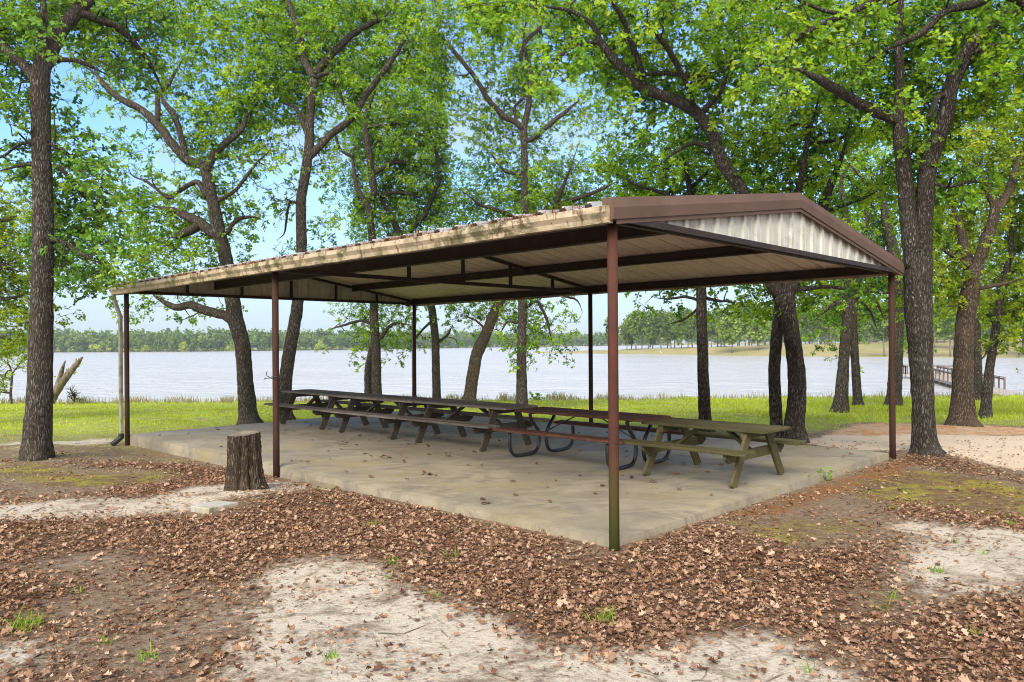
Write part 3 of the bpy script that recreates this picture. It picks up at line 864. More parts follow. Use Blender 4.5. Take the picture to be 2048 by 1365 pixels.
# ------------------------------------------------------------------ leaves
def leaf_template(kind):
    if kind == 'oak':       # lobed, folded on the midrib
        half = [(0, 0), (.10, .18), (.30, .34), (.17, .48), (.40, .66), (.20, .82), (0, 1)]
        rp = [(x, y, .28*x) for x, y in half]; lp = [(-x, y, .28*x) for x, y in half]
        V = np.array(rp + lp[1:-1]); Fa = np.array([[0, 1, 2, 3, 4, 5, 6]]); Fb = np.array([[6, 11, 10, 9, 8, 7, 0]])
        V[:, 2] -= .18*(V[:, 1] - .4)**2
        return V, [Fa, Fb]
    if kind == 'simple':
        V = np.array([(0, 0, 0), (.30, .35, .06), (.40, .68, .03), (0, 1, -.08), (-.40, .68, .03), (-.30, .35, .06)])
        return V, [np.array([[0, 1, 2, 3]]), np.array([[0, 3, 4, 5]])]
    if kind == 'dead':
        half = [(0, 0), (.12, .2), (.34, .36), (.18, .5), (.40, .68), (.18, .84), (0, 1)]
        rp = [(x, y, .9*x*x + .25*x) for x, y in half]; lp = [(-x, y, .9*x*x + .35*x) for x, y in half]
        V = np.array(rp + lp[1:-1]); V[:, 2] += .35*(V[:, 1] - .45)**2
        return V, [np.array([[0, 1, 2, 3, 4, 5, 6]]), np.array([[6, 11, 10, 9, 8, 7, 0]])]

def put_leaves(b, kind, C, D, Nn, S, tint, curl=None):
    """C base points, D directions, Nn rough normals, S lengths"""
    V0, Fs = leaf_template(kind); n = len(C)
    D = D/(np.linalg.norm(D, axis=1)[:, None] + 1e-9)
    X = np.cross(D, Nn); X /= np.linalg.norm(X, axis=1)[:, None] + 1e-9
    Z = np.cross(X, D)
    zc = np.ones(n) if curl is None else curl
    V = C[:, None] + S[:, None, None]*(V0[None, :, 0, None]*X[:, None] + V0[None, :, 1, None]*D[:, None] + (zc[:, None]*V0[None, :, 2])[..., None]*Z[:, None])
    k = len(V0); off = (np.arange(n)*k)[:, None]
    b.add(V.reshape(-1, 3), [(f[0][None] + off) for f in Fs], tint)

def twigs(b, A, B, r0, r1):
    n = len(A); d = B - A; d /= np.linalg.norm(d, axis=1)[:, None] + 1e-9
    x = np.cross(d, np.array([.3, .5, .8])); x /= np.linalg.norm(x, axis=1)[:, None] + 1e-9
    y = np.cross(d, x); V = np.empty((n, 6, 3))
    for k in range(3):
        c, s = math.cos(k*2.094), math.sin(k*2.094)
        V[:, k] = A + r0*(c*x + s*y); V[:, 3 + k] = B + r1*(c*x + s*y)
    off = (np.arange(n)*6)[:, None]
    Q = np.concatenate([np.array([[k, (k + 1) % 3, 3 + (k + 1) % 3, 3 + k]]) + off for k in range(3)])
    b.add(V.reshape(-1, 3), Q)

# ------------------------------------------------------------------ near trees: trunks and limbs surveyed, crowns grown on them
TREES = []
def tree(label, base, limbs, mat='bark', leaf='oak', d=None, drift=1.0):
    TREES.append(dict(label=label, base=base, limbs=limbs, mat=mat, leaf=leaf, d=d, drift=drift))

tree('stout straight oak nearest on the left, forking near the top of the view', (72, 918), [
    [(72, 922, 68), (74, 880, 56), (80, 760, 50), (84, 600, 45), (87, 450, 41), (83, 300, 38), (80, 200, 39), (80, 150, 40), (85, 100, 28), (88, 50, 24), (86, 0, 22), (84, -80, 18), (90, -160, 12)],
    [(84, 150, 30), (98, 118, 30), (112, 85, 30), (128, 55, 28), (155, 25, 26), (185, -5, 22), (215, -60, 18), (230, -130, 12)],
    [(75, 165, 24), (62, 145, 23), (45, 125, 20), (15, 100, 18), (-5, 75, 16), (-40, 40, 12), (-90, 0, 8)],
    [(66, 290, 7), (48, 284, 7), (35, 290, 6), (15, 311, 5), (-20, 325, 4)], [(67, 328, 7), (40, 330, 6), (0, 342, 4)],
    [(100, 288, 9), (125, 302, 8), (150, 320, 7), (175, 345, 5)], [(103, 330, 9), (135, 350, 8), (155, 380, 7), (200, 428, 5)],
    [(106, 478, 12), (135, 492, 11), (170, 512, 9), (205, 530, 5)],
    [(160, 25, 16), (200, 42, 15), (234, 51, 14), (255, 70, 12), (271, 88, 11), (300, 128, 9), (319, 165, 7), (330, 190, 5)],
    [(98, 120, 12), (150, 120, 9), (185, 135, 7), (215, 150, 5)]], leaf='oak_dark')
tree('crooked spreading oak behind the left post with a low mossy limb', (497, 850), [
    [(500, 853, 62), (496, 830, 42), (490, 760, 34), (485, 690, 33), (470, 640, 34), (464, 600, 32), (458, 560, 30), (450, 510, 28), (440, 476, 28), (430, 425, 26), (421, 385, 25), (412, 345, 24), (409, 330, 22)],
    [(409, 332, 20), (390, 325, 18), (370, 319, 18), (345, 285, 17), (330, 264, 16), (304, 234, 16), (280, 215, 14), (256, 205, 14), (230, 190, 12), (212, 172, 11), (195, 150, 9), (176, 136, 8), (139, 117, 5)],
    [(412, 340, 18), (421, 322, 16), (433, 305, 14), (447, 293, 14), (487, 256, 11), (492, 230, 8), (520, 215, 6)],
    [(438, 476, 20), (418, 462, 20), (400, 445, 20), (385, 438, 19), (355, 425, 15), (322, 417, 12), (300, 410, 8)],
    [(400, 447, 17), (385, 460, 18), (365, 468, 17), (352, 474, 13)],
    [(468, 645, 22), (450, 632, 19), (421, 624, 18), (400, 620, 18), (385, 610, 17), (377, 609, 16), (352, 617, 14), (335, 608, 11), (311, 595, 9), (290, 570, 6)],
    [(315, 242, 12), (316, 215, 11), (315, 190, 10), (326, 176, 9), (340, 165, 8), (348, 150, 6), (370, 110, 5)],
    [(372, 320, 14), (362, 270, 13), (352, 232, 12), (330, 210, 13), (322, 196, 12), (325, 180, 9)],
    [(452, 470, 10), (470, 440, 9), (505, 432, 6), (525, 440, 4)],
    [(415, 395, 12), (395, 360, 10), (335, 400, 7), (320, 385, 6), (290, 362, 6), (262, 352, 5), (255, 330, 4)],
    [(420, 410, 9), (470, 385, 7), (510, 330, 6), (540, 300, 5)]], drift=1.6)
tree('tall leaning oak rising between the left and middle front posts', (570, 842), [
    [(572, 846, 44), (567, 820, 32), (571, 758, 29), (577, 715, 28), (582, 685, 27), (593, 626, 26), (600, 560, 24), (603, 491, 23), (601, 403, 22), (608, 365, 21), (612, 340, 22), (619, 293, 21), (619, 256, 19), (622, 201, 19), (628, 160, 20)],
    [(628, 158, 17), (618, 138, 15), (608, 121, 15), (604, 73, 12), (590, 40, 10), (575, -10, 8), (560, -70, 6)],
    [(630, 152, 18), (642, 135, 16), (656, 117, 16), (678, 92, 14), (700, 73, 13), (738, 51, 11), (775, 30, 8), (800, -10, 6)],
    [(616, 315, 18), (635, 296, 15), (659, 271, 15), (700, 240, 14), (718, 215, 13), (730, 190, 13), (755, 158, 12), (778, 128, 12), (792, 108, 11), (804, 88, 10), (820, 60, 8), (840, 37, 6)],
    [(617, 275, 12), (600, 235, 9), (590, 215, 7), (560, 205, 5)], [(600, 410, 6), (580, 400, 5), (570, 470, 4), (555, 480, 3)],
    [(628, 155, 9), (662, 142, 8), (672, 170, 7), (690, 215, 5)]], drift=1.4)
tree('twin slender trunk behind the tables with leaves hanging over the lake', (752, 806), [
    [(754, 812, 30), (753, 785, 22), (752, 700, 20), (748, 640, 19), (747, 560, 18), (745, 480, 17), (738, 414, 15), (712, 374, 14), (705, 311, 13), (708, 296, 12), (718, 286, 10), (740, 270, 8)],
    [(747, 690, 15), (737, 740, 16), (737, 790, 18), (736, 810, 22)],
    [(742, 400, 12), (749, 388, 14), (745, 360, 14), (742, 340, 13), (734, 286, 12), (729, 238, 12), (740, 200, 10), (760, 160, 8)],
    [(744, 350, 10), (757, 340, 10), (771, 333, 9), (786, 322, 9), (815, 326, 8), (848, 341, 5)],
    [(752, 685, 9), (765, 672, 8), (775, 655, 7), (790, 645, 6), (820, 650, 4)], [(749, 650, 7), (720, 640, 6), (690, 650, 5), (655, 660, 4)],
    [(735, 255, 8), (780, 250, 6), (820, 245, 5)], [(707, 315, 7), (680, 300, 6), (665, 250, 5)]], drift=1.5)
tree('dark slim oak right of the back downspout, leaning left above the roof', (874, 806), [
    [(874, 812, 26), (874, 791, 19), (872, 736, 18), (871, 677, 17), (863, 613, 17), (835, 545, 17), (810, 490, 16), (800, 472, 16), (785, 440, 15), (772, 415, 14), (760, 396, 13), (770, 370, 9), (800, 345, 6)],
    [(762, 396, 9), (775, 388, 9), (786, 386, 8), (815, 388, 7), (850, 400, 5)],
    [(805, 480, 10), (850, 430, 9), (880, 360, 8), (870, 290, 7), (850, 240, 6)],
    [(870, 690, 6), (895, 670, 5), (905, 650, 4)], [(868, 640, 6), (850, 655, 5), (820, 690, 4)]], mat='bark_dark', drift=1.2)
tree('oak trunk bending right over the third table from the shelter front', (940, 806), [
    [(938, 814, 40), (941, 790, 28), (945, 759, 27), (953, 712, 26), (963, 688, 27), (969, 677, 25), (983, 642, 23), (998, 607, 22), (1030, 540, 20), (1075, 470, 18), (1110, 410, 15), (1140, 340, 12), (1160, 280, 9)],
    [(1070, 478, 10), (1020, 430, 8), (960, 410, 7), (920, 380, 5)], [(975, 662, 5), (950, 640, 4), (925, 630, 3)],
    [(1110, 410, 9), (1180, 390, 8), (1240, 360, 6)]], mat='bark_brown')
tree('upright pale oak at mid view rising straight above the roof', (1044, 822), [
    [(1044, 826, 34), (1044, 803, 25), (1043, 736, 22), (1045, 604, 19), (1047, 520, 18), (1049, 425, 17), (1049, 330, 15), (1047, 256, 15), (1056, 220, 13), (1062, 161, 12), (1052, 110, 11), (1047, 80, 9), (1055, 20, 7), (1050, -60, 5)],
    [(1046, 258, 13), (1031, 244, 12), (1009, 238, 12), (995, 220, 11), (980, 205, 11), (961, 172, 10), (943, 143, 9), (906, 103, 8), (877, 70, 7), (848, 44, 5)],
    [(1049, 284, 10), (1075, 271, 10), (1104, 242, 9), (1141, 216, 8), (1166, 194, 5)],
    [(1042, 120, 8), (1046, 92, 8), (1062, 72, 8), (1082, 55, 7), (1108, 37, 6), (1130, 10, 4)],
    [(1033, 244, 6), (1026, 215, 6), (1050, 195, 5), (1058, 180, 4)],
    [(1046, 620, 7), (1075, 600, 6), (1095, 640, 6), (1105, 690, 4)], [(1047, 580, 6), (1110, 590, 5), (1155, 600, 5), (1165, 625, 4)],
    [(1045, 650, 5), (1015, 640, 5), (1000, 670, 4)], [(1049, 350, 7), (1010, 345, 6), (975, 300, 5)],
    [(943, 143, 4), (930, 152, 4), (912, 150, 3)]], drift=1.3)
tree('straight lichened trunk standing behind the red table', (1409, 864), [
    [(1412, 870, 46), (1410, 845, 28), (1406, 736, 24), (1403, 640, 23), (1403, 578, 22), (1398, 500, 20), (1385, 420, 18), (1375, 350, 15), (1362, 290, 12), (1350, 230, 9)],
    [(1386, 430, 10), (1330, 390, 9), (1270, 370, 7), (1220, 345, 5)], [(1380, 380, 8), (1420, 340, 7), (1450, 330, 5)],
    [(1403, 605, 7), (1375, 592, 6), (1345, 600, 5), (1310, 596, 4)], [(1403, 595, 7), (1430, 600, 6), (1465, 605, 4)], [(1403, 612, 6), (1370, 640, 5), (1335, 650, 4)]], mat='bark_dark')
tree('forked dark oak behind the mossy table, its long limb sweeping left over the roof', (1587, 884), [
    [(1592, 888, 66), (1588, 860, 45), (1595, 790, 39), (1593, 736, 37), (1585, 681, 35), (1576, 626, 36), (1571, 600, 44), (1566, 588, 44)],
    [(1562, 592, 26), (1545, 568, 28), (1520, 500, 27), (1500, 430, 27), (1480, 377, 26), (1460, 345, 26), (1440, 322, 26), (1428, 285, 25), (1414, 256, 25), (1392, 227, 25), (1374, 212, 24), (1348, 200, 23), (1315, 190, 22), (1280, 177, 22), (1258, 150, 20), (1236, 128, 19), (1215, 105, 17), (1199, 81, 16), (1181, 44, 15), (1144, 18, 14), (1090, 9, 12), (1040, 8, 9), (991, 13, 5)],
    [(1572, 595, 30), (1580, 568, 33), (1600, 500, 27), (1640, 430, 21), (1660, 370, 15), (1690, 300, 11), (1700, 240, 7)],
    [(1400, 232, 12), (1410, 220, 12), (1429, 198, 11), (1450, 168, 10), (1455, 130, 7), (1480, 95, 5)],
    [(1284, 176, 14), (1286, 150, 14), (1284, 130, 13), (1265, 84, 12), (1250, 44, 11), (1221, -5, 9), (1200, -60, 6)],
    [(1395, 228, 10), (1375, 165, 10), (1350, 121, 12), (1328, 84, 11), (1306, 66, 9), (1290, 40, 7), (1300, 0, 5)],
    [(1200, 85, 8), (1178, 85, 7), (1155, 88, 7), (1122, 106, 6), (1097, 146, 5), (1091, 176, 4)],
    [(1590, 580, 10), (1650, 574, 8), (1720, 584, 6), (1780, 588, 4)],
    [(1452, 332, 12), (1410, 290, 11), (1382, 285, 10), (1350, 305, 7), (1320, 330, 5)],
    [(1500, 430, 10), (1440, 420, 9), (1370, 440, 7), (1290, 400, 5)], [(1645, 425, 8), (1720, 400, 7), (1760, 380, 5)],
    [(1285, 150, 8), (1330, 148, 9), (1390, 155, 8), (1440, 140, 6)]], mat='bark_dark', drift=-1.2)
tree('narrow lichened trunk close beside the forked dark oak', (1552, 880), [
    [(1553, 884, 40), (1552, 855, 27), (1548, 736, 25), (1556, 640, 24), (1564, 560, 21), (1580, 450, 17), (1604, 350, 14), (1612, 300, 13), (1619, 264, 12), (1640, 190, 9), (1650, 130, 6)],
    [(1618, 254, 8), (1582, 249, 8), (1556, 252, 8), (1531, 264, 8), (1494, 286, 7), (1454, 319, 5)],
    [(1616, 285, 8), (1645, 286, 8), (1700, 270, 7), (1770, 262, 5)], [(1590, 400, 7), (1530, 380, 6), (1500, 340, 5)]], mat='bark_dark')
tree('thicker of two leaning trunks on the lawn left of the gable end post', (1682, 824), [
    [(1680, 828, 44), (1683, 800, 30), (1688, 718, 22), (1693, 656, 22), (1697, 600, 20), (1700, 520, 18), (1692, 440, 15), (1680, 363, 12), (1703, 322, 11), (1729, 297, 9), (1766, 282, 6)],
    [(1697, 600, 9), (1660, 610, 8), (1630, 640, 5)], [(1699, 560, 8), (1750, 600, 7), (1770, 640, 5)], [(1698, 520, 8), (1640, 480, 7), (1600, 450, 5)]])
tree('thinner pale trunk on the lawn close beside the thicker leaning one', (1716, 814), [
    [(1718, 817, 28), (1715, 795, 19), (1709, 700, 17), (1706, 645, 16), (1712, 560, 14), (1730, 460, 12), (1745, 380, 9), (1740, 320, 6)],
    [(1710, 590, 6), (1740, 620, 5), (1755, 660, 4)]])
tree('oak trunk seen right behind the gable end post', (1790, 813), [
    [(1788, 817, 44), (1789, 790, 30), (1792, 700, 28), (1794, 601, 28), (1790, 520, 25), (1772, 440, 20), (1760, 360, 15), (1775, 280, 10)],
    [(1790, 540, 10), (1740, 520, 8), (1680, 540, 6)], [(1765, 400, 9), (1720, 350, 7), (1690, 320, 5)]])
tree('massive near oak at the right of the shelter, splitting into two stems', (1852, 908), [
    [(1856, 918, 92), (1853, 900, 60), (1850, 870, 48), (1847, 810, 45), (1844, 750, 47), (1842, 700, 50), (1838, 640, 54), (1836, 590, 57), (1836, 535, 58), (1838, 515, 54)],
    [(1826, 535, 36), (1820, 490, 34), (1816, 458, 33), (1810, 400, 31), (1803, 330, 28), (1797, 240, 27), (1802, 180, 19), (1800, 100, 16), (1803, 20, 15), (1810, -60, 12), (1800, -150, 8)],
    [(1846, 535, 36), (1848, 490, 34), (1850, 440, 33), (1853, 348, 32), (1875, 286, 31), (1894, 234, 31), (1908, 172, 29), (1927, 121, 27), (1956, 73, 24), (2000, 44, 21), (2060, 14, 17), (2130, -30, 12)],
    [(1797, 245, 18), (1760, 228, 19), (1711, 201, 20), (1678, 180, 20), (1626, 154, 18), (1586, 139, 13), (1572, 134, 6)],
    [(2060, 14, 17), (2000, -20, 19), (1952, 5, 18), (1897, 15, 16), (1875, 26, 15), (1853, 55, 13), (1824, 77, 12), (1788, 84, 11), (1755, 103, 9), (1714, 139, 6), (1690, 150, 4)],
    [(1808, -40, 14), (1780, -10, 14), (1736, 11, 13), (1700, 37, 12), (1659, 48, 11), (1612, 70, 10), (1582, 95, 9), (1546, 114, 8), (1509, 147, 6), (1480, 150, 4)],
    [(1898, 195, 12), (1885, 185, 11), (1872, 194, 10), (1866, 220, 10), (1866, 236, 8), (1840, 238, 6), (1806, 238, 5)],
    [(1855, 350, 8), (1880, 380, 7), (1930, 365, 6), (1975, 366, 5)], [(1935, 110, 10), (1990, 90, 8), (2050, 80, 6)],
    [(1700, 30, 8), (1640, 20, 8), (1590, 0, 7), (1560, -30, 5)]], mat='bark_dark', drift=-.9)
tree('broad brown oak with a flared foot and rusty scar near the dock', (1926, 852), [
    [(1926, 858, 84), (1925, 835, 52), (1926, 800, 44), (1926, 755, 41), (1930, 645, 37), (1937, 605, 36), (1944, 560, 37), (1952, 530, 30)],
    [(1946, 555, 20), (1965, 500, 22), (1985, 450, 20), (1993, 414, 18), (1971, 366, 13), (1952, 322, 10), (1938, 298, 6)],
    [(1990, 430, 14), (2018, 384, 16), (2030, 340, 12), (2060, 280, 8)],
    [(1945, 560, 22), (1930, 490, 18), (1915, 430, 13), (1890, 400, 8)],
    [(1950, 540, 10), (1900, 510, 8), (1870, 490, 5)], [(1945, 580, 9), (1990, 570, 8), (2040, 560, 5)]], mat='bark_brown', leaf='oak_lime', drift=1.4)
tree('thin shaded trunk partly hidden behind the broad brown oak', (1957, 800), [
    [(1957, 803, 26), (1957, 785, 17), (1955, 685, 15), (1952, 600, 13), (1960, 500, 11), (1975, 400, 8)]], mat='bark_dark', leaf='oak_lime')
tree('slender spotted trunk leaning right of the broad brown oak', (1972, 838), [
    [(1971, 842, 34), (1972, 815, 22), (1979, 736, 18), (1990, 670, 17), (1996, 620, 15), (2010, 560, 13), (2025, 480, 11), (2020, 400, 8)],
    [(1995, 630, 7), (2025, 620, 6), (2060, 630, 4)], [(1988, 680, 4), (1975, 705, 4), (1955, 730, 3)], [(2012, 550, 6), (2060, 520, 5)]], leaf='oak_lime')
tree('bright green tree at the left edge, its trunk outside the picture', (-90, 850), [
    [(-90, 858, 50), (-88, 820, 38), (-80, 700, 34), (-65, 560, 28), (-40, 460, 22), (-10, 400, 14), (10, 360, 8)],
    [(-72, 620, 14), (-30, 602, 10), (7, 597, 8), (33, 597, 6), (58, 584, 4)], [(-50, 500, 12), (0, 530, 9), (45, 545, 5)],
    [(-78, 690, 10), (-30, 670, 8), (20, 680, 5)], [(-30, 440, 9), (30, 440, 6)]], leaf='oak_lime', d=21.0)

GRID = """
88888777888887788888868888888888
76677667888778567788758888888888
53466657888888458678888888888788
54423578775888565556776788888788
26643477536888465446788888888888
56764454435788567778888888888888
67777655424888778888888888888888
77777764123677788888888888888888
77766553012577777777777777888888
74224321002653565300244677867788
61000000001552236400000003405055
20000000000210002100000000100000
""".split()

def resample(P, W_, stepm=.12):
    seg = np.linalg.norm(np.diff(P, axis=0), axis=1); s = np.concatenate([[0], np.cumsum(seg)])
    n = max(3, int(s[-1]/stepm) + 1); t = np.linspace(0, s[-1], n)
    # smooth (Catmull-Rom style via cubic blend of interpolation)
    Q = np.stack([np.interp(t, s, P[:, k]) for k in range(3)], -1); w = np.interp(t, s, W_)
    if n > 8:
        k = np.array([1, 3, 4, 3, 1.])/12
        Qp = np.stack([np.convolve(np.pad(Q[:, c], 2, 'edge'), k, 'valid') for c in range(3)], -1)
        Qp[0] = Q[0]; Qp[-1] = Q[-1]; Q = Qp
    return Q, w

rg = np.random.default_rng(5)
for T in TREES:
    if T['d'] is None: T['g'] = ground(*T['base']); T['d'] = T['g'][1]
    else:
        p = at(*T['base'], T['d']); T['g'] = np.array([p[0], p[1], float(gz(p[0], p[1]))])
    d0 = T['d']; T['chains'] = []
    nodesP, nodesR, nodesPx, nodesTrunk = [], [], [], []
    for li, lm in enumerate(T['limbs']):
        A = np.array(lm, float)
        if li == 0: ds = np.full(len(A), d0)
        else:
            if nodesP:
                allpx = np.concatenate(nodesPx); allP = np.concatenate(nodesP)
                k = np.argmin(np.hypot(allpx[:, 0] - A[0, 0], allpx[:, 1] - A[0, 1])); dstart = allP[k, 1]
            ln = np.concatenate([[0], np.cumsum(np.hypot(*np.diff(A[:, :2], axis=0).T))])
            end = T['drift']*rg.uniform(-.3, 1.0)*min(1.6, ln[-1]/160) if abs(T['drift']) else 0
            if li == 1 and T['drift'] < 0: end = T['drift']*.5
            ds = dstart + end*(ln/ln[-1])
        P = np.array([at(a[0], a[1], dd) for a, dd in zip(A, ds)])
        Rr = A[:, 2]*ds/F/2*(.9 if li == 0 else 1)
        if li == 0: P[0, 2] = min(P[0, 2], T['g'][2] - .08)
        Q, w = resample(P, Rr, .12 if li == 0 else .10)
        wob = np.cumsum(rg.normal(0, .006, Q.shape), axis=0)*(0 if li == 0 else 1)
        wob -= np.linspace(0, 1, len(Q))[:, None]*wob[-1]
        Q = Q + wob
        if A[-1, 2] < 13:
            tp = np.clip((1 - np.linspace(0, 1, len(Q)))/.3, 0, 1); w = np.minimum(w, .007 + tp*np.maximum(w - .007, 0))
        T['chains'].append((Q, w))
        px = np.stack(toPx(Q[:, 0], Q[:, 1], Q[:, 2]), -1)
        nodesP.append(Q); nodesR.append(w); nodesPx.append(px)
    T['nP'] = np.concatenate(nodesP); T['nR'] = np.concatenate(nodesR); T['nPx'] = np.concatenate(nodesPx)
    T['clumps'] = []

# foliage clumps: where the crowns are thick or thin
allPx = np.concatenate([T['nPx'] for T in TREES]); allD = np.concatenate([T['nP'][:, 1] for T in TREES])
allR = np.concatenate([T['nR'] for T in TREES]); allT = np.concatenate([np.full(len(T['nP']), k) for k, T in enumerate(TREES)])
allPx0, allD0, allR0 = allPx, allD, allR
okn = (allR < .135) & (allPx[:, 1] < 690)
allPx, allD, allR, allT = allPx[okn], allD[okn], allR[okn], allT[okn]
CELL = 64
LEAFA = .0019
for row in range(-3, 12):
    for c in range(-3, 35):
        if 0 <= row and 0 <= c < 32: dg = int(GRID[row][c])
        elif row < 0: dg = 4 if row == -1 else 3
        else: dg = int(GRID[row][0 if c < 0 else 31]) if row < 9 else 3
        if dg == 0: continue
        cov = min(.93, dg/8.6); tau = -math.log(1 - cov)*((1.75 if c < 18 else 1.5) if dg >= 7 else 1.65 if dg >= 5 else 1.0); acc = 0; tries = 0; r2 = rg.random(2)
        while acc < tau and tries < 160:
            tries += 1
            r2 = (r2 + (.7548777, .5698403)) % 1; px, py = (c + r2[0])*CELL, (row + r2[1])*CELL
            dist = np.hypot(allPx[:, 0] - px, allPx[:, 1] - py)*(1 + .5*rg.random(len(allD))) + allR*120
            k = np.argmin(dist)
            T = TREES[allT[k]]
            reach = dist[k]*allD[k]/F
            d = allD[k] + rg.normal(.4, .55 + .25*min(reach, 2))
            r = rg.uniform(.24, .44)
            nd = np.hypot(allPx0[:, 0] - px, allPx0[:, 1] - py) - allR0*F/allD0
            near = (nd < .75*r*F/d) & (allR0 > .042) & (allD0 > d - r*1.1)
            if near.any() and rg.random() < .8: d = allD0[near].max() + r + rg.uniform(.1, .8)
            p = at(px, py, d)
            u, v = toUV(p[0], p[1])
            if -.9 < u < L + .9 and -.9 < v < WD + .9 and p[2] < 4.5:
                continue
            if p[2] < .7: continue
            nro = int(rg.integers(6, 11))
            acc += nro*6*LEAFA*.95/((CELL*d/F)**2)
            T['clumps'].append((p, r, nro))

ntot = 0
for ti, T in enumerate(TREES):
    r = np.random.default_rng(100 + ti)
    root = thing('oak_tree', T['label'], 'tree', T['g'])
    tb = MB()
    for li, (Q, w) in enumerate(T['chains']):
        if li == 0:
            big = w.max() > .09
            n = len(Q); seg = 20 if big else 14
            V0 = MB(); V0.tube(Q, w, seg, cap=True)
            V = V0.v[0].reshape(n, seg, 3)
            th = np.arange(seg)*2*math.pi/seg; ph = r.uniform(0, 6, 4)
            for k in range(n):
                f = max(0, 1 - k*.12/1.2)
                lob = 1 + (.03 + .08*f)*np.sin(3*th + ph[0] + .3*k*.12) + .035*np.sin(5*th + ph[1] - .5*k*.12) + .03*r.normal(0, 1, seg)
                V[k] = Q[k] + (V[k] - Q[k])*lob[:, None]
            tb.add(V.reshape(-1, 3), V0.f)
        else:
            tb.tube(Q, w, 10 if w.max() > .04 else 7, rough=.12, rng=r)
    # branches out to the clumps
    nP = T['nP'].copy(); nR = T['nR'].copy(); keep = nP[:, 2] > 1.2
    nP, nR = nP[keep], nR[keep]
    cl = T['clumps']
    order = np.argsort([np.min(np.linalg.norm(nP - c[0], axis=1)) for c in cl]) if cl else []
    C_, D_, N_, S_, t_ = [], [], [], [], []
    TA, TB_ = [], []
    for oi in order:
        p, rad, nro = cl[oi]
        dd = np.linalg.norm(nP - p, axis=1) + 3.0*np.clip(nR - .06, 0, 1) + .3*np.clip(nP[:, 2] - p[2] - .2, 0, 2)
        k = np.argmin(dd); a = nP[k]; ln = np.linalg.norm(p - a)
        if ln > .12:
            n = max(3, int(ln/.16)); f = np.linspace(0, 1, n + 1)[:, None]
            side = r.normal(0, 1, (2, 3)); path = a + (p - a)*f
            path = path + np.sin(f*math.pi)*side[0]*min(ln, 1.3)*.15 + np.sin(f*2*math.pi)*side[1]*min(ln, 1.3)*.11 + np.r_[np.zeros((1, 3)), r.normal(0, .028, (n, 3))]
            r0 = min(nR[k]*.8, .014 + .014*ln); rr = np.linspace(r0, .006, n + 1)
            tb.tube(path, rr, 5, cap=False)
            nP = np.concatenate([nP, path[1:]]); nR = np.concatenate([nR, rr[1:]])
        off = r.normal(0, 1, (nro, 3)); off /= np.linalg.norm(off, axis=1)[:, None]
        off *= (rad*r.random(nro)**.45)[:, None]; off[:, 2] *= .62
        ro = p + off
        TA.append(np.repeat(p[None], nro, 0)); TB_.append(ro)
        ctint = np.clip(r.normal(.48, .23), .05, .95)
        axs = off/(np.linalg.norm(off, axis=1)[:, None] + 1e-6) + np.array([0, 0, .7]) + r.normal(0, .35, (nro, 3))
        axs /= np.linalg.norm(axs, axis=1)[:, None]
        for q_ in range(nro):
            nl = 6; ph = r.uniform(0, 6.28) + np.arange(nl)*2.4
            ref = np.array([1., 0, 0]) if abs(axs[q_, 0]) < .7 else np.array([0, 1., 0])
            x = np.cross(axs[q_], ref); x /= np.linalg.norm(x); y = np.cross(axs[q_], x)
            dr = np.cos(ph)[:, None]*x + np.sin(ph)[:, None]*y + axs[q_]*r.uniform(-.1, .7, nl)[:, None] + np.array([0, 0, -.18])
            C_.append(ro[q_] + r.normal(0, .02, (nl, 3))); D_.append(dr); N_.append(axs[q_] + r.normal(0, .35, (nl, 3)))
            S_.append(r.uniform(.060, .106, nl)); t_.append(np.clip(ctint + r.normal(0, .16, nl), 0, 1))
    if TA: twigs(tb, np.concatenate(TA), np.concatenate(TB_), .005, .0025)
    tb.build('trunk', M[T['mat']], root, smooth=True, origin=T['g'])
    if C_:
        C, D, Nn, S, tt = map(np.concatenate, (C_, D_, N_, S_, t_)); ntot += len(C)
        lb = MB(); put_leaves(lb, 'oak', C, D, Nn, S, tt)
        lb.build('crown', M[T['leaf']], root, origin=T['g'])
print('leaves', ntot)

# sapling and dead trunk on the shore, left
def small_tree(name, label, base_px, d, hgt, spread, leaves, leafm, seed, barkm, cat='tree', leaf_s=.09):
    r = np.random.default_rng(seed); p = at(*base_px, d); g = np.array([p[0], p[1], float(gz(p[0], p[1]))])
    root = thing(name, label, cat, g)
    b = MB(); tips = []
    def grow(a, dr, ln, rad, lev):
        n = 6; P = [a]
        for k in range(n):
            dr = dr + r.normal(0, .16, 3); dr /= np.linalg.norm(dr); P.append(P[-1] + dr*ln/n)
        b.tube(P, np.linspace(rad, rad*.6, n + 1), 6 if lev < 2 else 4, cap=False)
        tips.extend(P[3:] if lev >= 1 else [])
        if lev < 3:
            for _ in range(4 if lev else 6):
                k = r.integers(2, n + 1); nd = dr + r.normal(0, .75, 3)*np.array([1, 1, .55]); nd /= np.linalg.norm(nd)
                grow(P[k], nd, ln*.62, rad*.5, lev + 1)
    grow(g - [0, 0, .1], np.array([.05, 0, 1.]), hgt*.55, .07, 0)
    b.build('trunk', barkm, root, smooth=True, origin=g)
    if leaves:
        tp = np.array(tips); idx = r.integers(0, len(tp), leaves); C = tp[idx] + r.normal(0, .09, (leaves, 3))
        D = r.normal(0, 1, (leaves, 3)); lb = MB()
        put_leaves(lb, 'simple', C, D, r.normal(0, 1, (leaves, 3)) + [0, 0, 1], r.uniform(.6, 1.3, leaves)*leaf_s, np.clip(r.normal(.7, .2, leaves), 0, 1))
        lb.build('crown', leafm, root, origin=g)
small_tree('sapling', 'small thin leafed sapling on the shore behind the left oak', (22, 806), 33, 3.1, 1.5, 1500, M['oak_lime'], 31, M['bark'], leaf_s=.075)
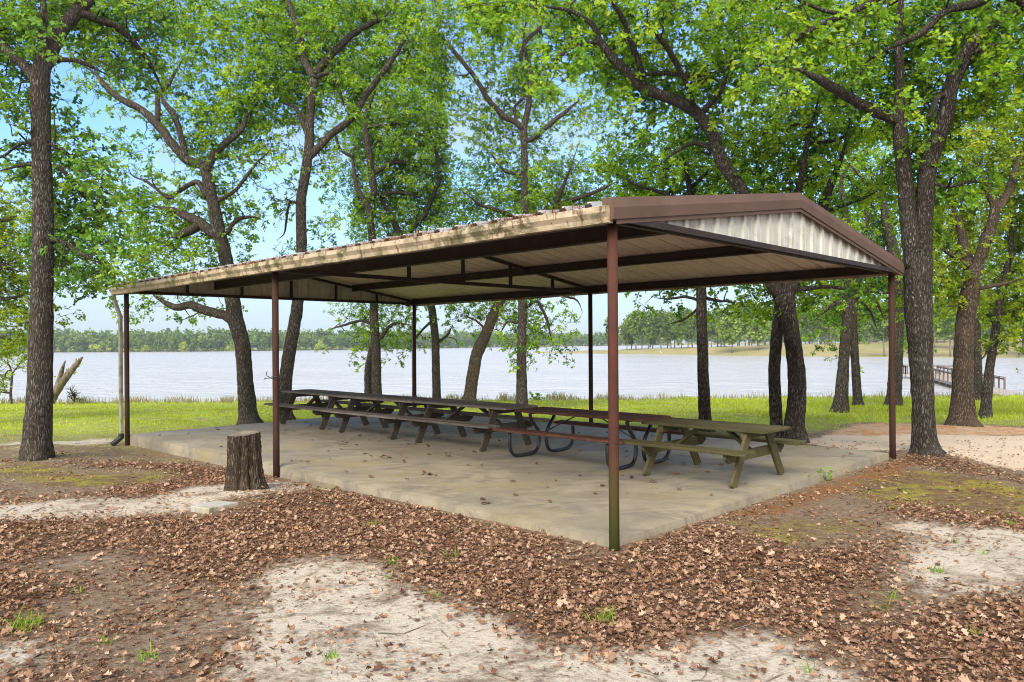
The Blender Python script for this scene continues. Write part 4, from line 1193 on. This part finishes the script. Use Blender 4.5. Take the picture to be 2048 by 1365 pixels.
small_tree('bare_shrub', 'little bare twiggy shrub on the shore right of the dead trunk', (150, 806), 33.5, 1.0, .6, 60, M['oak_lime'], 33, M['bark'], 'shrub', leaf_s=.05)

def dead_tree():
    d = 33.0; r = np.random.default_rng(8); g = at(104, 806, d); g[2] = float(gz(g[0], g[1]))
    root = thing('dead_tree', 'broken dead trunk leaning right with a split stub, at the water edge', 'dead tree', g)
    for nm, pts in (('trunk', [(94, 818, 19), (108, 790, 16), (124, 765, 15), (140, 745, 13), (152, 730, 10), (160, 720, 7), (165, 715, 3)]),
                    ('stub', [(110, 786, 11), (117, 765, 10), (123, 745, 8), (127, 730, 5), (131, 722, 2)])):
        A = np.array(pts, float); P = np.array([at(a, c, d - .01*(815 - c)) for a, c, _ in A]); Q, w = resample(P, A[:, 2]*d/F/2, .1)
        b = MB(); b.tube(Q, w, 12, rough=.25, rng=r); b.build(nm, M['dead_wood'], root, smooth=True, origin=g)
    n = 160; C = np.array([at(*(np.array([118, 770]) + np.array([42, -48])*f + r.normal(0, 4, 2)), d - .3) for f in r.random(n)])
    lb = MB(); put_leaves(lb, 'simple', C, r.normal(0, 1, (n, 3)), r.normal(0, 1, (n, 3)), r.uniform(.06, .12, n), r.uniform(.3, .9, n))
    lb.build('vine', M['oak_lime'], root, origin=g)
dead_tree()

# ------------------------------------------------------------------ far banks and woods
def wdist(px, py):   # distance of a point on the lake surface
    return (H - WZ)/ray(px, py)[1]

def bank(name, xs, d_near, depth, ztop):
    n = len(xs); m_ = 14; tt = np.linspace(0, 1, m_); V = []
    for x, dn, dp, zt_ in zip(xs, d_near, depth, ztop):
        X = ray(x, 690)[0]
        for t in tt:
            d = dn + dp*t
            prof = min(1, t/.28); prof = prof*prof*(3 - 2*prof)
            z = WZ - .35 + (zt_ - WZ + .35)*prof*(1 if t < .8 else 1 - (t - .8)/.2*.5) + .12*math.sin(x*.07 + 9*t)*prof
            V.append((X*d, d, z))
    i, j = np.meshgrid(np.arange(n - 1), np.arange(m_ - 1), indexing='ij')
    b = MB(); b.add(V, np.stack([i*m_ + j, (i + 1)*m_ + j, (i + 1)*m_ + j + 1, i*m_ + j + 1], -1).reshape(-1, 4))
    return b.build(name, M['bank'], smooth=True, kind='structure')
kx = [1066, 1150, 1300, 1420, 1550, 1700, 1800, 2048, 2400, 2900]
ky = [706.3, 707.8, 709.5, 711.5, 714, 715.5, 716.5, 718, 722, 730]
kz = [-2.55, -2.0, -.9, -.2, .5, 1.0, 1.6, 2.8, 3.2, 3.5]
kd = [20, 50, 75, 100, 160, 260, 320, 420, 500, 600]
xs = np.linspace(1066, 2900, 130)
pen_d = lambda x: wdist(x, np.interp(x, kx, ky) - 0)
pen_dep = lambda x: float(np.interp(x, kx, kd)); pen_z = lambda x: float(np.interp(x, kx, kz))
bank('far_terrain', xs, [pen_d(x) for x in xs], [pen_dep(x) for x in xs], [pen_z(x) for x in xs])
fx = [-1600, -400, 0, 400, 700, 1000, 1250, 1600]; fyv = [712, 708.6, 706, 703.8, 700.3, 695, 691.5, 689.2]
far_d = lambda x: wdist(x, float(np.interp(x, fx, fyv)))
xs = np.linspace(-1600, 1600, 130)
bank('hills', xs, [far_d(x) for x in xs], [260 + .3*far_d(x) for x in xs], [WZ + .5 + .002*far_d(x) for x in xs])

def blob_crown(b, r, c, w, h, nface, size, tint0, nblob=16):
    bc = r.normal(0, 1, (nblob, 3)); bc /= np.linalg.norm(bc, axis=1)[:, None]; bc *= (r.random(nblob)**.4)[:, None]
    br = r.uniform(.20, .40, nblob)
    k = r.integers(0, nblob, nface); o = r.normal(0, 1, (nface, 3)); o /= np.linalg.norm(o, axis=1)[:, None]
    o *= (r.random(nface)**.5)[:, None]
    P = bc[k]*.78 + o*br[k][:, None]
    P = P*np.array([w/2, w/2, h/2]) + c
    tint = np.clip(tint0 + (r.normal(0, .13, nblob))[k] + r.normal(0, .12, nface), 0, 1)
    nn = o*.8 + r.normal(0, .5, (nface, 3)) + [0, 0, .4]
    put_leaves(b, 'simple', P, r.normal(0, 1, (nface, 3)), nn, r.uniform(.6, 1.4, nface)*size, tint)

def far_wood():
    b = MB(); r = np.random.default_rng(14)
    for row in range(4):
        x = -700
        while x < 1330:
            d = far_d(x) + 7 + row*14 + r.uniform(-4, 4)
            p = at(x, 690, d)[:2]; hh = (r.uniform(10.5, 14.0) + (0, 1.5, 3, 4)[row])*(.8 + .00035*d); w = r.uniform(9, 14)
            blob_crown(b, r, np.array([p[0], d, WZ + .3 + row*.6 + hh*.5]), w, hh*1.05, 520, 1.5, r.normal(.42, .13), 22)
            x += (w*.60)*F/d
        # low scrub at the water edge
    x = -700
    while x < 1330:
        d = far_d(x) + 3; w = r.uniform(3, 8); hh = r.uniform(1.6, 4.0)
        p = at(x, 690, d); blob_crown(b, r, np.array([p[0], d, WZ + hh*.45]), w, hh, 120, .6, np.clip(r.normal(.45, .25), .05, 1), 8)
        x += w*.7*F/d
    for x, sc in ((190, 1.1), (206, 1.35), (366, 1.3), (290, .8), (462, 1.1), (640, 1.6)):
        d = far_d(x) - 4; p = at(x, 690, d); blob_crown(b, r, np.array([p[0], d, WZ + 3.0*sc]), 9*sc, 7.5*sc, 420, 1.0, 1.0, 10)
    for row in range(3):
        x = 1290
        while x < 2500:
            d = 620 + row*16 + r.uniform(-5, 5); p = at(x, 690, d); hh = r.uniform(13, 19); w = r.uniform(10, 15)
            blob_crown(b, r, np.array([p[0], d, .3 + row + hh*.45]), w, hh*1.1, 420, 1.7, r.normal(.45, .12), 22); x += w*.65*F/d
    b.build('far_wood', M['far_leaf'], kind='stuff', label='distant wooded shore beyond the lake', cat='wood')
far_wood()

def grove():
    """each tree on the point across the water"""
    r = np.random.default_rng(17)
    spots = []   # px x, set-back from the water (m), height, width, tint, label
    G1 = 'slender leafy tree in the grove on the grassy point across the lake'
    for x in (1243, 1254, 1263, 1272, 1283, 1297, 1306, 1322, 1335, 1343, 1350, 1363, 1376, 1384):
        spots.append((x, r.uniform(26, 52), r.uniform(15, 18.5), r.uniform(7, 9.5), r.normal(.5, .08), G1))
    spots[0] = (1222, 34, 16, 7.0, .3, 'dark leafy tree left end of the grove, just left of the front post')
    G2 = 'grey trunked tree in the wood on the grassy slope behind the lawn trees'
    for x in (1416, 1423, 1436, 1450, 1478, 1490, 1503, 1517, 1530, 1545, 1612, 1640, 1662, 1738, 1752):
        spots.append((x, r.uniform(45, 100), r.uniform(15, 19), r.uniform(8, 11), r.normal(.5, .1), G2))
    spots.append((1464, 13, 14.0, 9.5, .72, 'bright green spreading tree standing alone at the water edge of the point'))
    spots.append((1518, 22, 12.5, 9.0, .78, 'low rounded light green tree on the far bank left of the narrow trunk'))
    G3 = 'pale trunked tree on the far bank seen behind the dock'
    for x in (1868, 1874, 1886, 1907, 1900, 1965, 2014, 2030, 2045, 2075, 2100, 2140, 2180, 1812, 1770):
        spots.append((x, r.uniform(10, 90), r.uniform(14, 19), r.uniform(8, 11), r.normal(.55, .1), G3))
    for x in np.linspace(1440, 2300, 34):
        spots.append((x + r.uniform(-10, 10), r.uniform(110, 190), r.uniform(16, 21), r.uniform(9, 13), r.normal(.5, .1), 'tall leafy tree deep in the wood across the lake'))
    for x, sb, hgt, w, tint, lab in spots:
        d = pen_d(x) + sb; dp = pen_dep(x)
        if sb > dp*.75: d = pen_d(x) + dp*.6
        X = ray(x, 690)[0]; t = (d - pen_d(x))/dp; pr = min(1, t/.28); pr = pr*pr*(3 - 2*pr)
        g = np.array([X*d, d, WZ - .35 + (pen_z(x) - WZ + .35)*pr])
        far = d > 330
        grp = {G1: 'grove on the point', G2: 'trees on the grassy slope', G3: 'trees on the far bank behind the dock'}.get(lab, 'trees deep in the far wood' if lab.startswith('tall leafy') else None)
        root = thing('bank_tree', lab, 'tree', g, group=grp)
        tb = MB(); lean = r.normal(0, .04, 2); th = hgt*.7; tr = r.uniform(.16, .26)
        P = np.array([[g[0] + lean[0]*th*f + .15*math.sin(3*f + x), g[1] + lean[1]*th*f, g[2] - .3 + th*f] for f in np.linspace(0, 1, 7)])
        tb.tube(P, np.linspace(tr*1.25, tr*.4, 7), 7)
        for k in range(6):
            a = P[int(r.integers(2, 6))]; e = a + np.array([r.normal(0, 1), r.normal(0, 1), 1.1])*w*.26
            tb.tube([a, (a + e)/2 + r.normal(0, .2, 3), e], [tr*.4, tr*.3, .03], 4)
        tb.build('trunk', M['bark_far'], root, smooth=True, origin=g)
        lb = MB(); blob_crown(lb, r, g + np.array([lean[0]*th, 0, hgt*(.60 if not far else .54)]), w, hgt*(.84 if not far else .98), 1500 if not far else 1000, .85 if not far else 1.1, tint, 28)
        lb.build('crown', M['far_leaf'], root, origin=g)
grove()

# egret on the point
def egret():
    d = pen_d(1322) + 6; p = at(1322, 706, d); t = 6/pen_dep(1322); pr = min(1, t/.28); pr = pr*pr*(3 - 2*pr)
    g = np.array([p[0], d, WZ - .35 + (pen_z(1322) - WZ + .35)*pr])
    b = MB(); s = 1.35
    def add(P, r, sg=8): b.tube(g + np.array(P)*s, np.array(r)*s, sg)
    add([(.28, 0, .42), (.15, 0, .50), (0, 0, .55), (-.14, 0, .62), (-.2, 0, .72), (-.16, 0, .82), (-.2, 0, .92), (-.27, 0, .95), (-.40, 0, .93)], [.01, .07, .10, .08, .035, .025, .03, .03, .004])
    for yy in (-.03, .03): add([(.0, yy, .5), (.02, yy, .25), (.0, yy, -.03)], [.018, .012, .012], 5)
    b.build('egret', M['egret'], smooth=True, origin=g, label='small white wading bird standing at the water edge of the point', cat='bird')
egret()

# ------------------------------------------------------------------ boat dock
def dock():
    z = WZ + .55
    A = at(2006, 780, 60)[:2]; A = np.array([A[0], 60.]); Bp = np.array([(1874 - CX)/F*88, 88.])
    dr = (Bp - A)/np.linalg.norm(Bp - A); sd_ = np.array([dr[1], -dr[0]])   # to the right
    root = thing('boat_dock', 'wooden dock with dark railings reaching out over the lake to a platform', 'dock', (A[0], A[1], z))
    O = np.array([A[0], A[1], z]); P3 = lambda q_, zz: np.array([q_[0], q_[1], zz])
    S0 = A - dr*18; w = 1.9
    b = MB(); n = 130; ln = np.linalg.norm(Bp - S0)
    for k in range(n):
        c = S0 + dr*ln*(k + .5)/n; b.bar(P3(c - sd_*w, z), P3(c, z), ln/n - .02, .05, tint=k % 3*.2)
    for s in (0.02, w - .02): b.bar(P3(S0 - sd_*s, z - .13), P3(Bp - sd_*s, z - .13), .06, .2)
    b.build('walkway', M['dock'], root, origin=O)
    b = MB(); c0 = Bp + dr*1.2 - sd_*(w + 1.4); c1 = Bp + dr*1.2 + sd_*4.6
    ex = (c1 - c0)/np.linalg.norm(c1 - c0); lw = np.linalg.norm(c1 - c0)
    for k in range(50):
        c = c0 + ex*lw*(k + .5)/50; b.bar(P3(c - dr*1.3, z), P3(c + dr*2.4, z), lw/50 - .02, .05, tint=k % 3*.2)
    b.bar(P3(c0 - dr*1.3, z - .14), P3(c1 - dr*1.3, z - .14), .06, .22)
    b.build('platform', M['dock'], root, origin=O)
    def rail(p, q_, name='railing'):
        b = MB(); ln = np.linalg.norm(q_ - p); n = max(1, int(round(ln/2.2)))
        for k in range(n + 1):
            c = p + (q_ - p)*k/n; b.bar(P3(c, z - .1), P3(c, z + .95), .11, .11, up=(0, 1, 0))
        b.bar(P3(p, z + .98), P3(q_, z + .98), .16, .05); b.bar(P3(p, z + .84), P3(q_, z + .84), .04, .13)
        b.build(name, M['dock_rail'], root, origin=O)
    rail(A - sd_*w + dr*5, Bp - sd_*w); rail(A - dr*.5, A + dr*3); rail(A + dr*4, Bp)
    rail(c0 - dr*1.2, c0 + dr*2.3); rail(c0 + dr*2.3, c1 + dr*2.3); rail(c0 - dr*1.2, Bp - sd_*(w + 1.2))
    b = MB()
    for k in range(15):
        for s in (.05, w - .05):
            c = S0 + dr*ln*k/14 - sd_*s; b.tube([P3(c, z - .1), P3(c, WZ - 1.2)], .09, 8)
    for f in (0, .35, .7, 1):
        for o in (-1.2, 2.2):
            c = c0 + ex*lw*f + dr*o; b.tube([P3(c, z - .05), P3(c, WZ - 1.2)], .10, 8)
    b.build('pilings', M['dock_rail'], root, origin=O)
dock()

# ------------------------------------------------------------------ leaf litter, twigs, grass, reeds
def scatter(n, x0, x1, y0, y1, dens, seed, nearbias=0):
    r = np.random.default_rng(seed)
    x = r.uniform(x0, x1, n); y = y0 + (y1 - y0)*r.random(n)**(1 + nearbias)
    u, v = toUV(x, y); onslab = (u > -.03) & (u < L) & (v > -.03 - .05*(u > 3)) & (v < WD)
    k = dens(x, y, r) & ~onslab
    for pv in PAVERS: k &= ~inpoly(x, y, pv)
    return x[k], y[k], r

def litter():
    def dens(x, y, r):
        z = zones(x + r.normal(0, .16, len(x)), y + r.normal(0, .16, len(x))); m = z['litter']**1.6
        sparse = np.clip(.014 + .10*(vnoise(x, y, 3.7) > .66), 0, 1)
        m = np.where(z['litter'] > .2, m, sparse*np.clip((16.5 - y)/3, 0, 1) + .015)
        return (r.random(len(x)) < m) & ((np.abs(x) < y*.72 + .5))
    x, y, r = scatter(640000, -11, 11, 2.5, 14.5, dens, 41)
    near = r.random(len(x)) < np.clip(1.3 - y/14, .4, 1)
    x, y = x[near], y[near]; n = len(x)
    z = gz(x, y) + .004 + .022*r.random(n)**1.5
    C = np.stack([x, y, z], -1)
    a = r.uniform(0, 6.283, n); D = np.stack([np.cos(a), np.sin(a), r.normal(0, .28, n)], -1)
    Nn = np.stack([r.normal(0, .42, n), r.normal(0, .42, n), np.where(r.random(n) < .8, 1.0, -1.0)], -1)
    b = MB(); put_leaves(b, 'dead', C, D, Nn, np.where(r.random(n) < .4, r.uniform(.010, .03, n), np.clip(r.gamma(8, .0050, n), .018, .08)), np.clip(r.beta(1.7, 1.9, n), 0, 1), curl=r.uniform(.2, 2.0, n))
    b.build('leaf_litter', M['dead_leaf'], kind='stuff', label='brown fallen oak leaves covering the ground before the shelter', cat='leaf litter')
    print('litter', n)
litter()

def slab_leaves():
    r = np.random.default_rng(43); n = 210
    u = r.uniform(.3, L - .3, n); v = r.uniform(.2, WD - .2, n)**1.0
    # a few little heaps
    for k, (cu, cv) in enumerate(((3.9, 1.1), (1.9, 2.6), (2.3, 4.1), (5.6, 1.5), (7.5, 2.0))):
        u[k*7:k*7 + 7] = cu + r.normal(0, .07, 7); v[k*7:k*7 + 7] = cv + r.normal(0, .07, 7)
    C = np.c_[P1 + u[:, None]*AX + v[:, None]*BX, np.full(n, .006) + .008*r.random(n)]
    a = r.uniform(0, 6.283, n)
    b = MB(); put_leaves(b, 'dead', C, np.stack([np.cos(a), np.sin(a), r.normal(0, .1, n)], -1), np.stack([r.normal(0, .2, n), r.normal(0, .2, n), np.ones(n)], -1), r.uniform(.05, .10, n), r.uniform(0, .5, n), curl=r.uniform(.5, 2, n))
    b.build('slab_leaves', M['dead_leaf'], kind='stuff', label='few dry leaves blown onto the concrete under the shelter', cat='leaf litter')
slab_leaves()

def sticks():
    r = np.random.default_rng(44)
    def dens(x, y, rr):
        z = zones(x, y); return (rr.random(len(x)) < np.where(z['sand'] > .5, .95, .22)) & (np.abs(x) < y*.72 + .3)
    x, y, r = scatter(8500, -9, 9, 2.6, 12.5, dens, 45, .5)
    b = MB(); n = len(x)
    for k in range(n):
        big = r.random() < .05
        a = r.uniform(0, 6.28); ln = r.uniform(.10, .30) if big else r.uniform(.015, .10)
        dv = np.array([math.cos(a), math.sin(a), 0]); p = np.array([x[k], y[k], float(gz(x[k], y[k])) + .004])
        m_ = p + dv*ln*.5 + np.append(r.normal(0, ln*.08, 2), .004 + .006*r.random()); q_ = p + dv*ln + np.append(r.normal(0, ln*.1, 2), .002)
        rad = r.uniform(.003, .006) if big else r.uniform(.0012, .0028)
        b.tube([p, m_, q_], [rad, rad*.9, rad*.5], 4, cap=False)
    b.build('fallen_twigs', M['dead_wood'], kind='stuff', label='small broken twigs strewn over the sand and leaves', cat='twigs')
sticks()

def blades(name, x, y, hgt, wid, tint, m, r, lean=.35, label='', cat='', z=None):
    n = len(x); z = gz(x, y) if z is None else z
    B = np.stack([x, y, z - .01], -1); a = r.uniform(0, 6.283, n)
    S = np.stack([np.cos(a), np.sin(a), np.zeros(n)], -1)*wid[:, None]
    ld_ = np.stack([r.normal(0, lean, n), r.normal(0, lean, n), np.ones(n)], -1); ld_ /= np.linalg.norm(ld_, axis=1)[:, None]
    mid = B + ld_*hgt[:, None]*.55; tip = B + ld_*hgt[:, None]*.95 + np.stack([ld_[:, 0]*hgt*.25, ld_[:, 1]*hgt*.25, -.06*hgt], -1)
    V = np.stack([B - S, B + S, mid + S*.7, mid - S*.7, tip], 1).reshape(-1, 3); off = (np.arange(n)*5)[:, None]
    b = MB(); b.add(V, [np.array([[0, 1, 2, 3]]) + off, np.array([[3, 2, 4]]) + off], tint)
    return b

def lawn():
    r = np.random.default_rng(51); n = 230000
    y = 12 + 24*r.random(n)**1.25; x = r.uniform(-1, 1, n)*(y*.74 + 1)
    u, v = toUV(x, y); slab_ = (u > -.05) & (u < L + .05) & (v > -.05) & (v < WD + .05)
    z = zones(x, y)
    pr = np.where(y > 23, .95, np.clip((y - 12.8)/11, 0, .8))*np.clip(.1 + 1.5*(.5*vnoise(x, y, 1.7) + .5*vnoise(x + 9, y*.7, 3.9) - .22), .05, 1)*(1 - .93*z['pink'])*(1 - .9*z['clay'])
    pr = np.where((x > 4) & (y < 13.2), .02, pr)
    k = (r.random(n) < pr) & ~slab_
    x, y = x[k], y[k]; n = len(x)
    hgt = r.uniform(.025, .075, n)*np.clip((y - 9)/8, .5, 1.5); hgt *= np.where((x > 7) & (y > 19), 1.7, 1)
    b = blades('grass', x, y, hgt, r.uniform(.004, .008, n)*np.clip(y/14, 1, 2), np.clip(.52 + .5*(vnoise(x, y, .8) - .5) + r.normal(0, .17, n), 0, 1), M['grass'], r, .5)
    b.build('grass', M['grass'], kind='stuff', label='short bright green lawn grass between the shelter and the lake', cat='grass')
    print('grass', n)
    n = 15000
    x = r.uniform(-1, 1, n)*30; y = 34.2 + r.normal(0, .9, n); cl = vnoise(x, y*.2, 2.9)*.6 + vnoise(x*1.7, y*.1, 5)*.4
    k = r.random(n) < np.clip(cl*1.6 - .35, .06, 1)*np.where(x > 6, .45, 1); x, y, cl = x[k], y[k], cl[k]; n = len(x)
    b = blades('reeds', x, y, r.uniform(.12, .42, n)*(.45 + cl), r.uniform(.008, .016, n), np.where(r.random(n) < .78, r.uniform(0, .7, n), 1.0), M['reed'], r, .22)
    b.build('dry_reeds', M['reed'], kind='stuff', label='dry tan reeds and grass along the near lake shore', cat='reeds')
    # thin grass on the left and right fringes of the litter
    n = 9000
    x = np.where(r.random(n) < .55, r.uniform(-9.5, -4.5, n), r.uniform(4, 10.5, n)); y = r.uniform(8.5, 13.2, n)
    z = zones(x, y); k = (z['litter'] < .5) & (vnoise(x, y, 3.1) + r.normal(0, .15, n) > .55) & (z['pink'] < .5); u, v = toUV(x, y); k &= ~((u > 0) & (v > 0) & (v < WD))
    k &= r.random(n) < np.where(x < 0, np.clip((y - 10)/2, .12, 1), .35)
    x, y = x[k], y[k]; n = len(x)
    b = blades('grass', x, y, r.uniform(.025, .07, n), r.uniform(.003, .005, n), r.uniform(.2, .9, n), M['grass'], r, .6)
    b.build('grass', M['grass'], kind='stuff', label='thin patchy grass on bare ground either side of the shelter front', cat='grass')
lawn()

def tufts():
    L_ = [
     ((45, 1262), .20, 46, 'largest bright green grass tuft, in leaves at the lower left corner'),
     ((78, 1250), .13, 16, 'upright grass tuft just right of the largest corner tuft'),
     ((215, 1288), .10, 14, 'small green grass tuft below and right of the corner tufts'),
     ((305, 1318), .11, 26, 'pale feathery grass tuft in the leaves near the bottom left'),
     ((155, 1188), .12, 8, 'thin upright grass sprig in leaves above the corner tufts'),
     ((398, 1079), .06, 10, 'tiny grass tuft in the leaves below the pale concrete slab'),
     ((738, 1054), .09, 16, 'green weed tuft in leaves between paver and front post, left of a pair'),
     ((754, 1052), .09, 18, 'green weed tuft in leaves between paver and front post, right of a pair'),
     ((784, 1130), .11, 18, 'yellow green grass tuft where the leaves meet the sand'),
     ((780, 1156), .07, 12, 'short grass tuft on sand just below the yellow green one'),
     ((906, 1115), .12, 18, 'fresh green grass tuft alone amid the central leaves'),
     ((870, 1196), .10, 16, 'grass tuft at the tip of the leaves above the central sand'),
     ((1205, 1246), .17, 30, 'leafy green weed at the lower edge of leaves below the front post'),
     ((664, 1316), .08, 26, 'low yellowish grass clump on the sand near the bottom centre'),
     ((1762, 1222), .14, 12, 'tall thin grass sprig in the leaves right of centre'),
     ((1789, 1200), .12, 14, 'grass sprig at the edge of the right hand sand patch'),
     ((1943, 1272), .11, 12, 'grass sprig in leaves near the lower right'),
     ((1621, 1345), .12, 8, 'slender grass sprig on the sand at the bottom right of centre'),
     ((1873, 1146), .09, 26, 'dark green grass clump in the middle of the right sand patch'),
     ((1912, 1088), .10, 12, 'small green sprig at the top of the right sand patch'),
     ((1968, 1110), .10, 12, 'green sprig on sand at the far right'),
     ((2020, 1052), .10, 20, 'green weed in the leaf strip at the right edge'),
     ((1787, 1018), .10, 22, 'green grass clump on the mossy ground right of the slab'),
     ((1811, 986), .10, 18, 'light green clump on bare ground near the big right oak'),
    ]
    r = np.random.default_rng(61)
    for (px, py), hgt, n, lab in L_:
        g = ground(px, py); s = .014 + .0008*n
        x = g[0] + r.normal(0, s, n); y = g[1] + r.normal(0, s, n)
        b = blades('t', x, y, r.uniform(.5, 1.1, n)*hgt, r.uniform(.0025, .0048, n), r.uniform(.15, .9, n), M['grass'], r, .42)
        b.build('grass_tuft', M['tuft'], origin=g, label=lab, cat='grass tuft', group='green tufts in the leaves and sand')
    for (px, py), w, lab in (((1603, 969), .10, 'broad leafed weed at the slab edge, left of two'), ((1646, 962), .13, 'broad leafed weed at the slab edge, right of two'), ((1072, 800), .35, 'leafy weed on the shore by the upright pale oak')):
        g = ground(px, py); n = 34; k = r.normal(0, 1, (n, 3))*[w*.6, w*.45, w*.4]; k[:, 2] = np.abs(k[:, 2]) + .015
        b = MB(); put_leaves(b, 'oak', g + k, r.normal(0, 1, (n, 3)) + [0, 0, .3], r.normal(0, .4, (n, 3)) + [0, 0, 1], r.uniform(.35, .7, n)*w, r.uniform(.2, .7, n))
        twigs(b, np.repeat(g[None], n, 0), g + k, .002, .001)
        b.build('weed', M['oak_dark'], origin=g, label=lab, cat='weed')
tufts()

# ------------------------------------------------------------------ summer haze over the lake
def haze():
    m, t = nt_new('haze_air'); n = NT(t)
    v = n.n('ShaderNodeVolumePrincipled', Color=(.90, .95, 1.0, 1), Density=.00026, Anisotropy=.2)
    o = n.n('ShaderNodeOutputMaterial'); t.links.new(v.outputs[0], o.inputs['Volume'])
    b = MB(); b.box((0, 370, 15), (2400, 840, 60)); b.build('haze', m, kind='stuff')
haze()
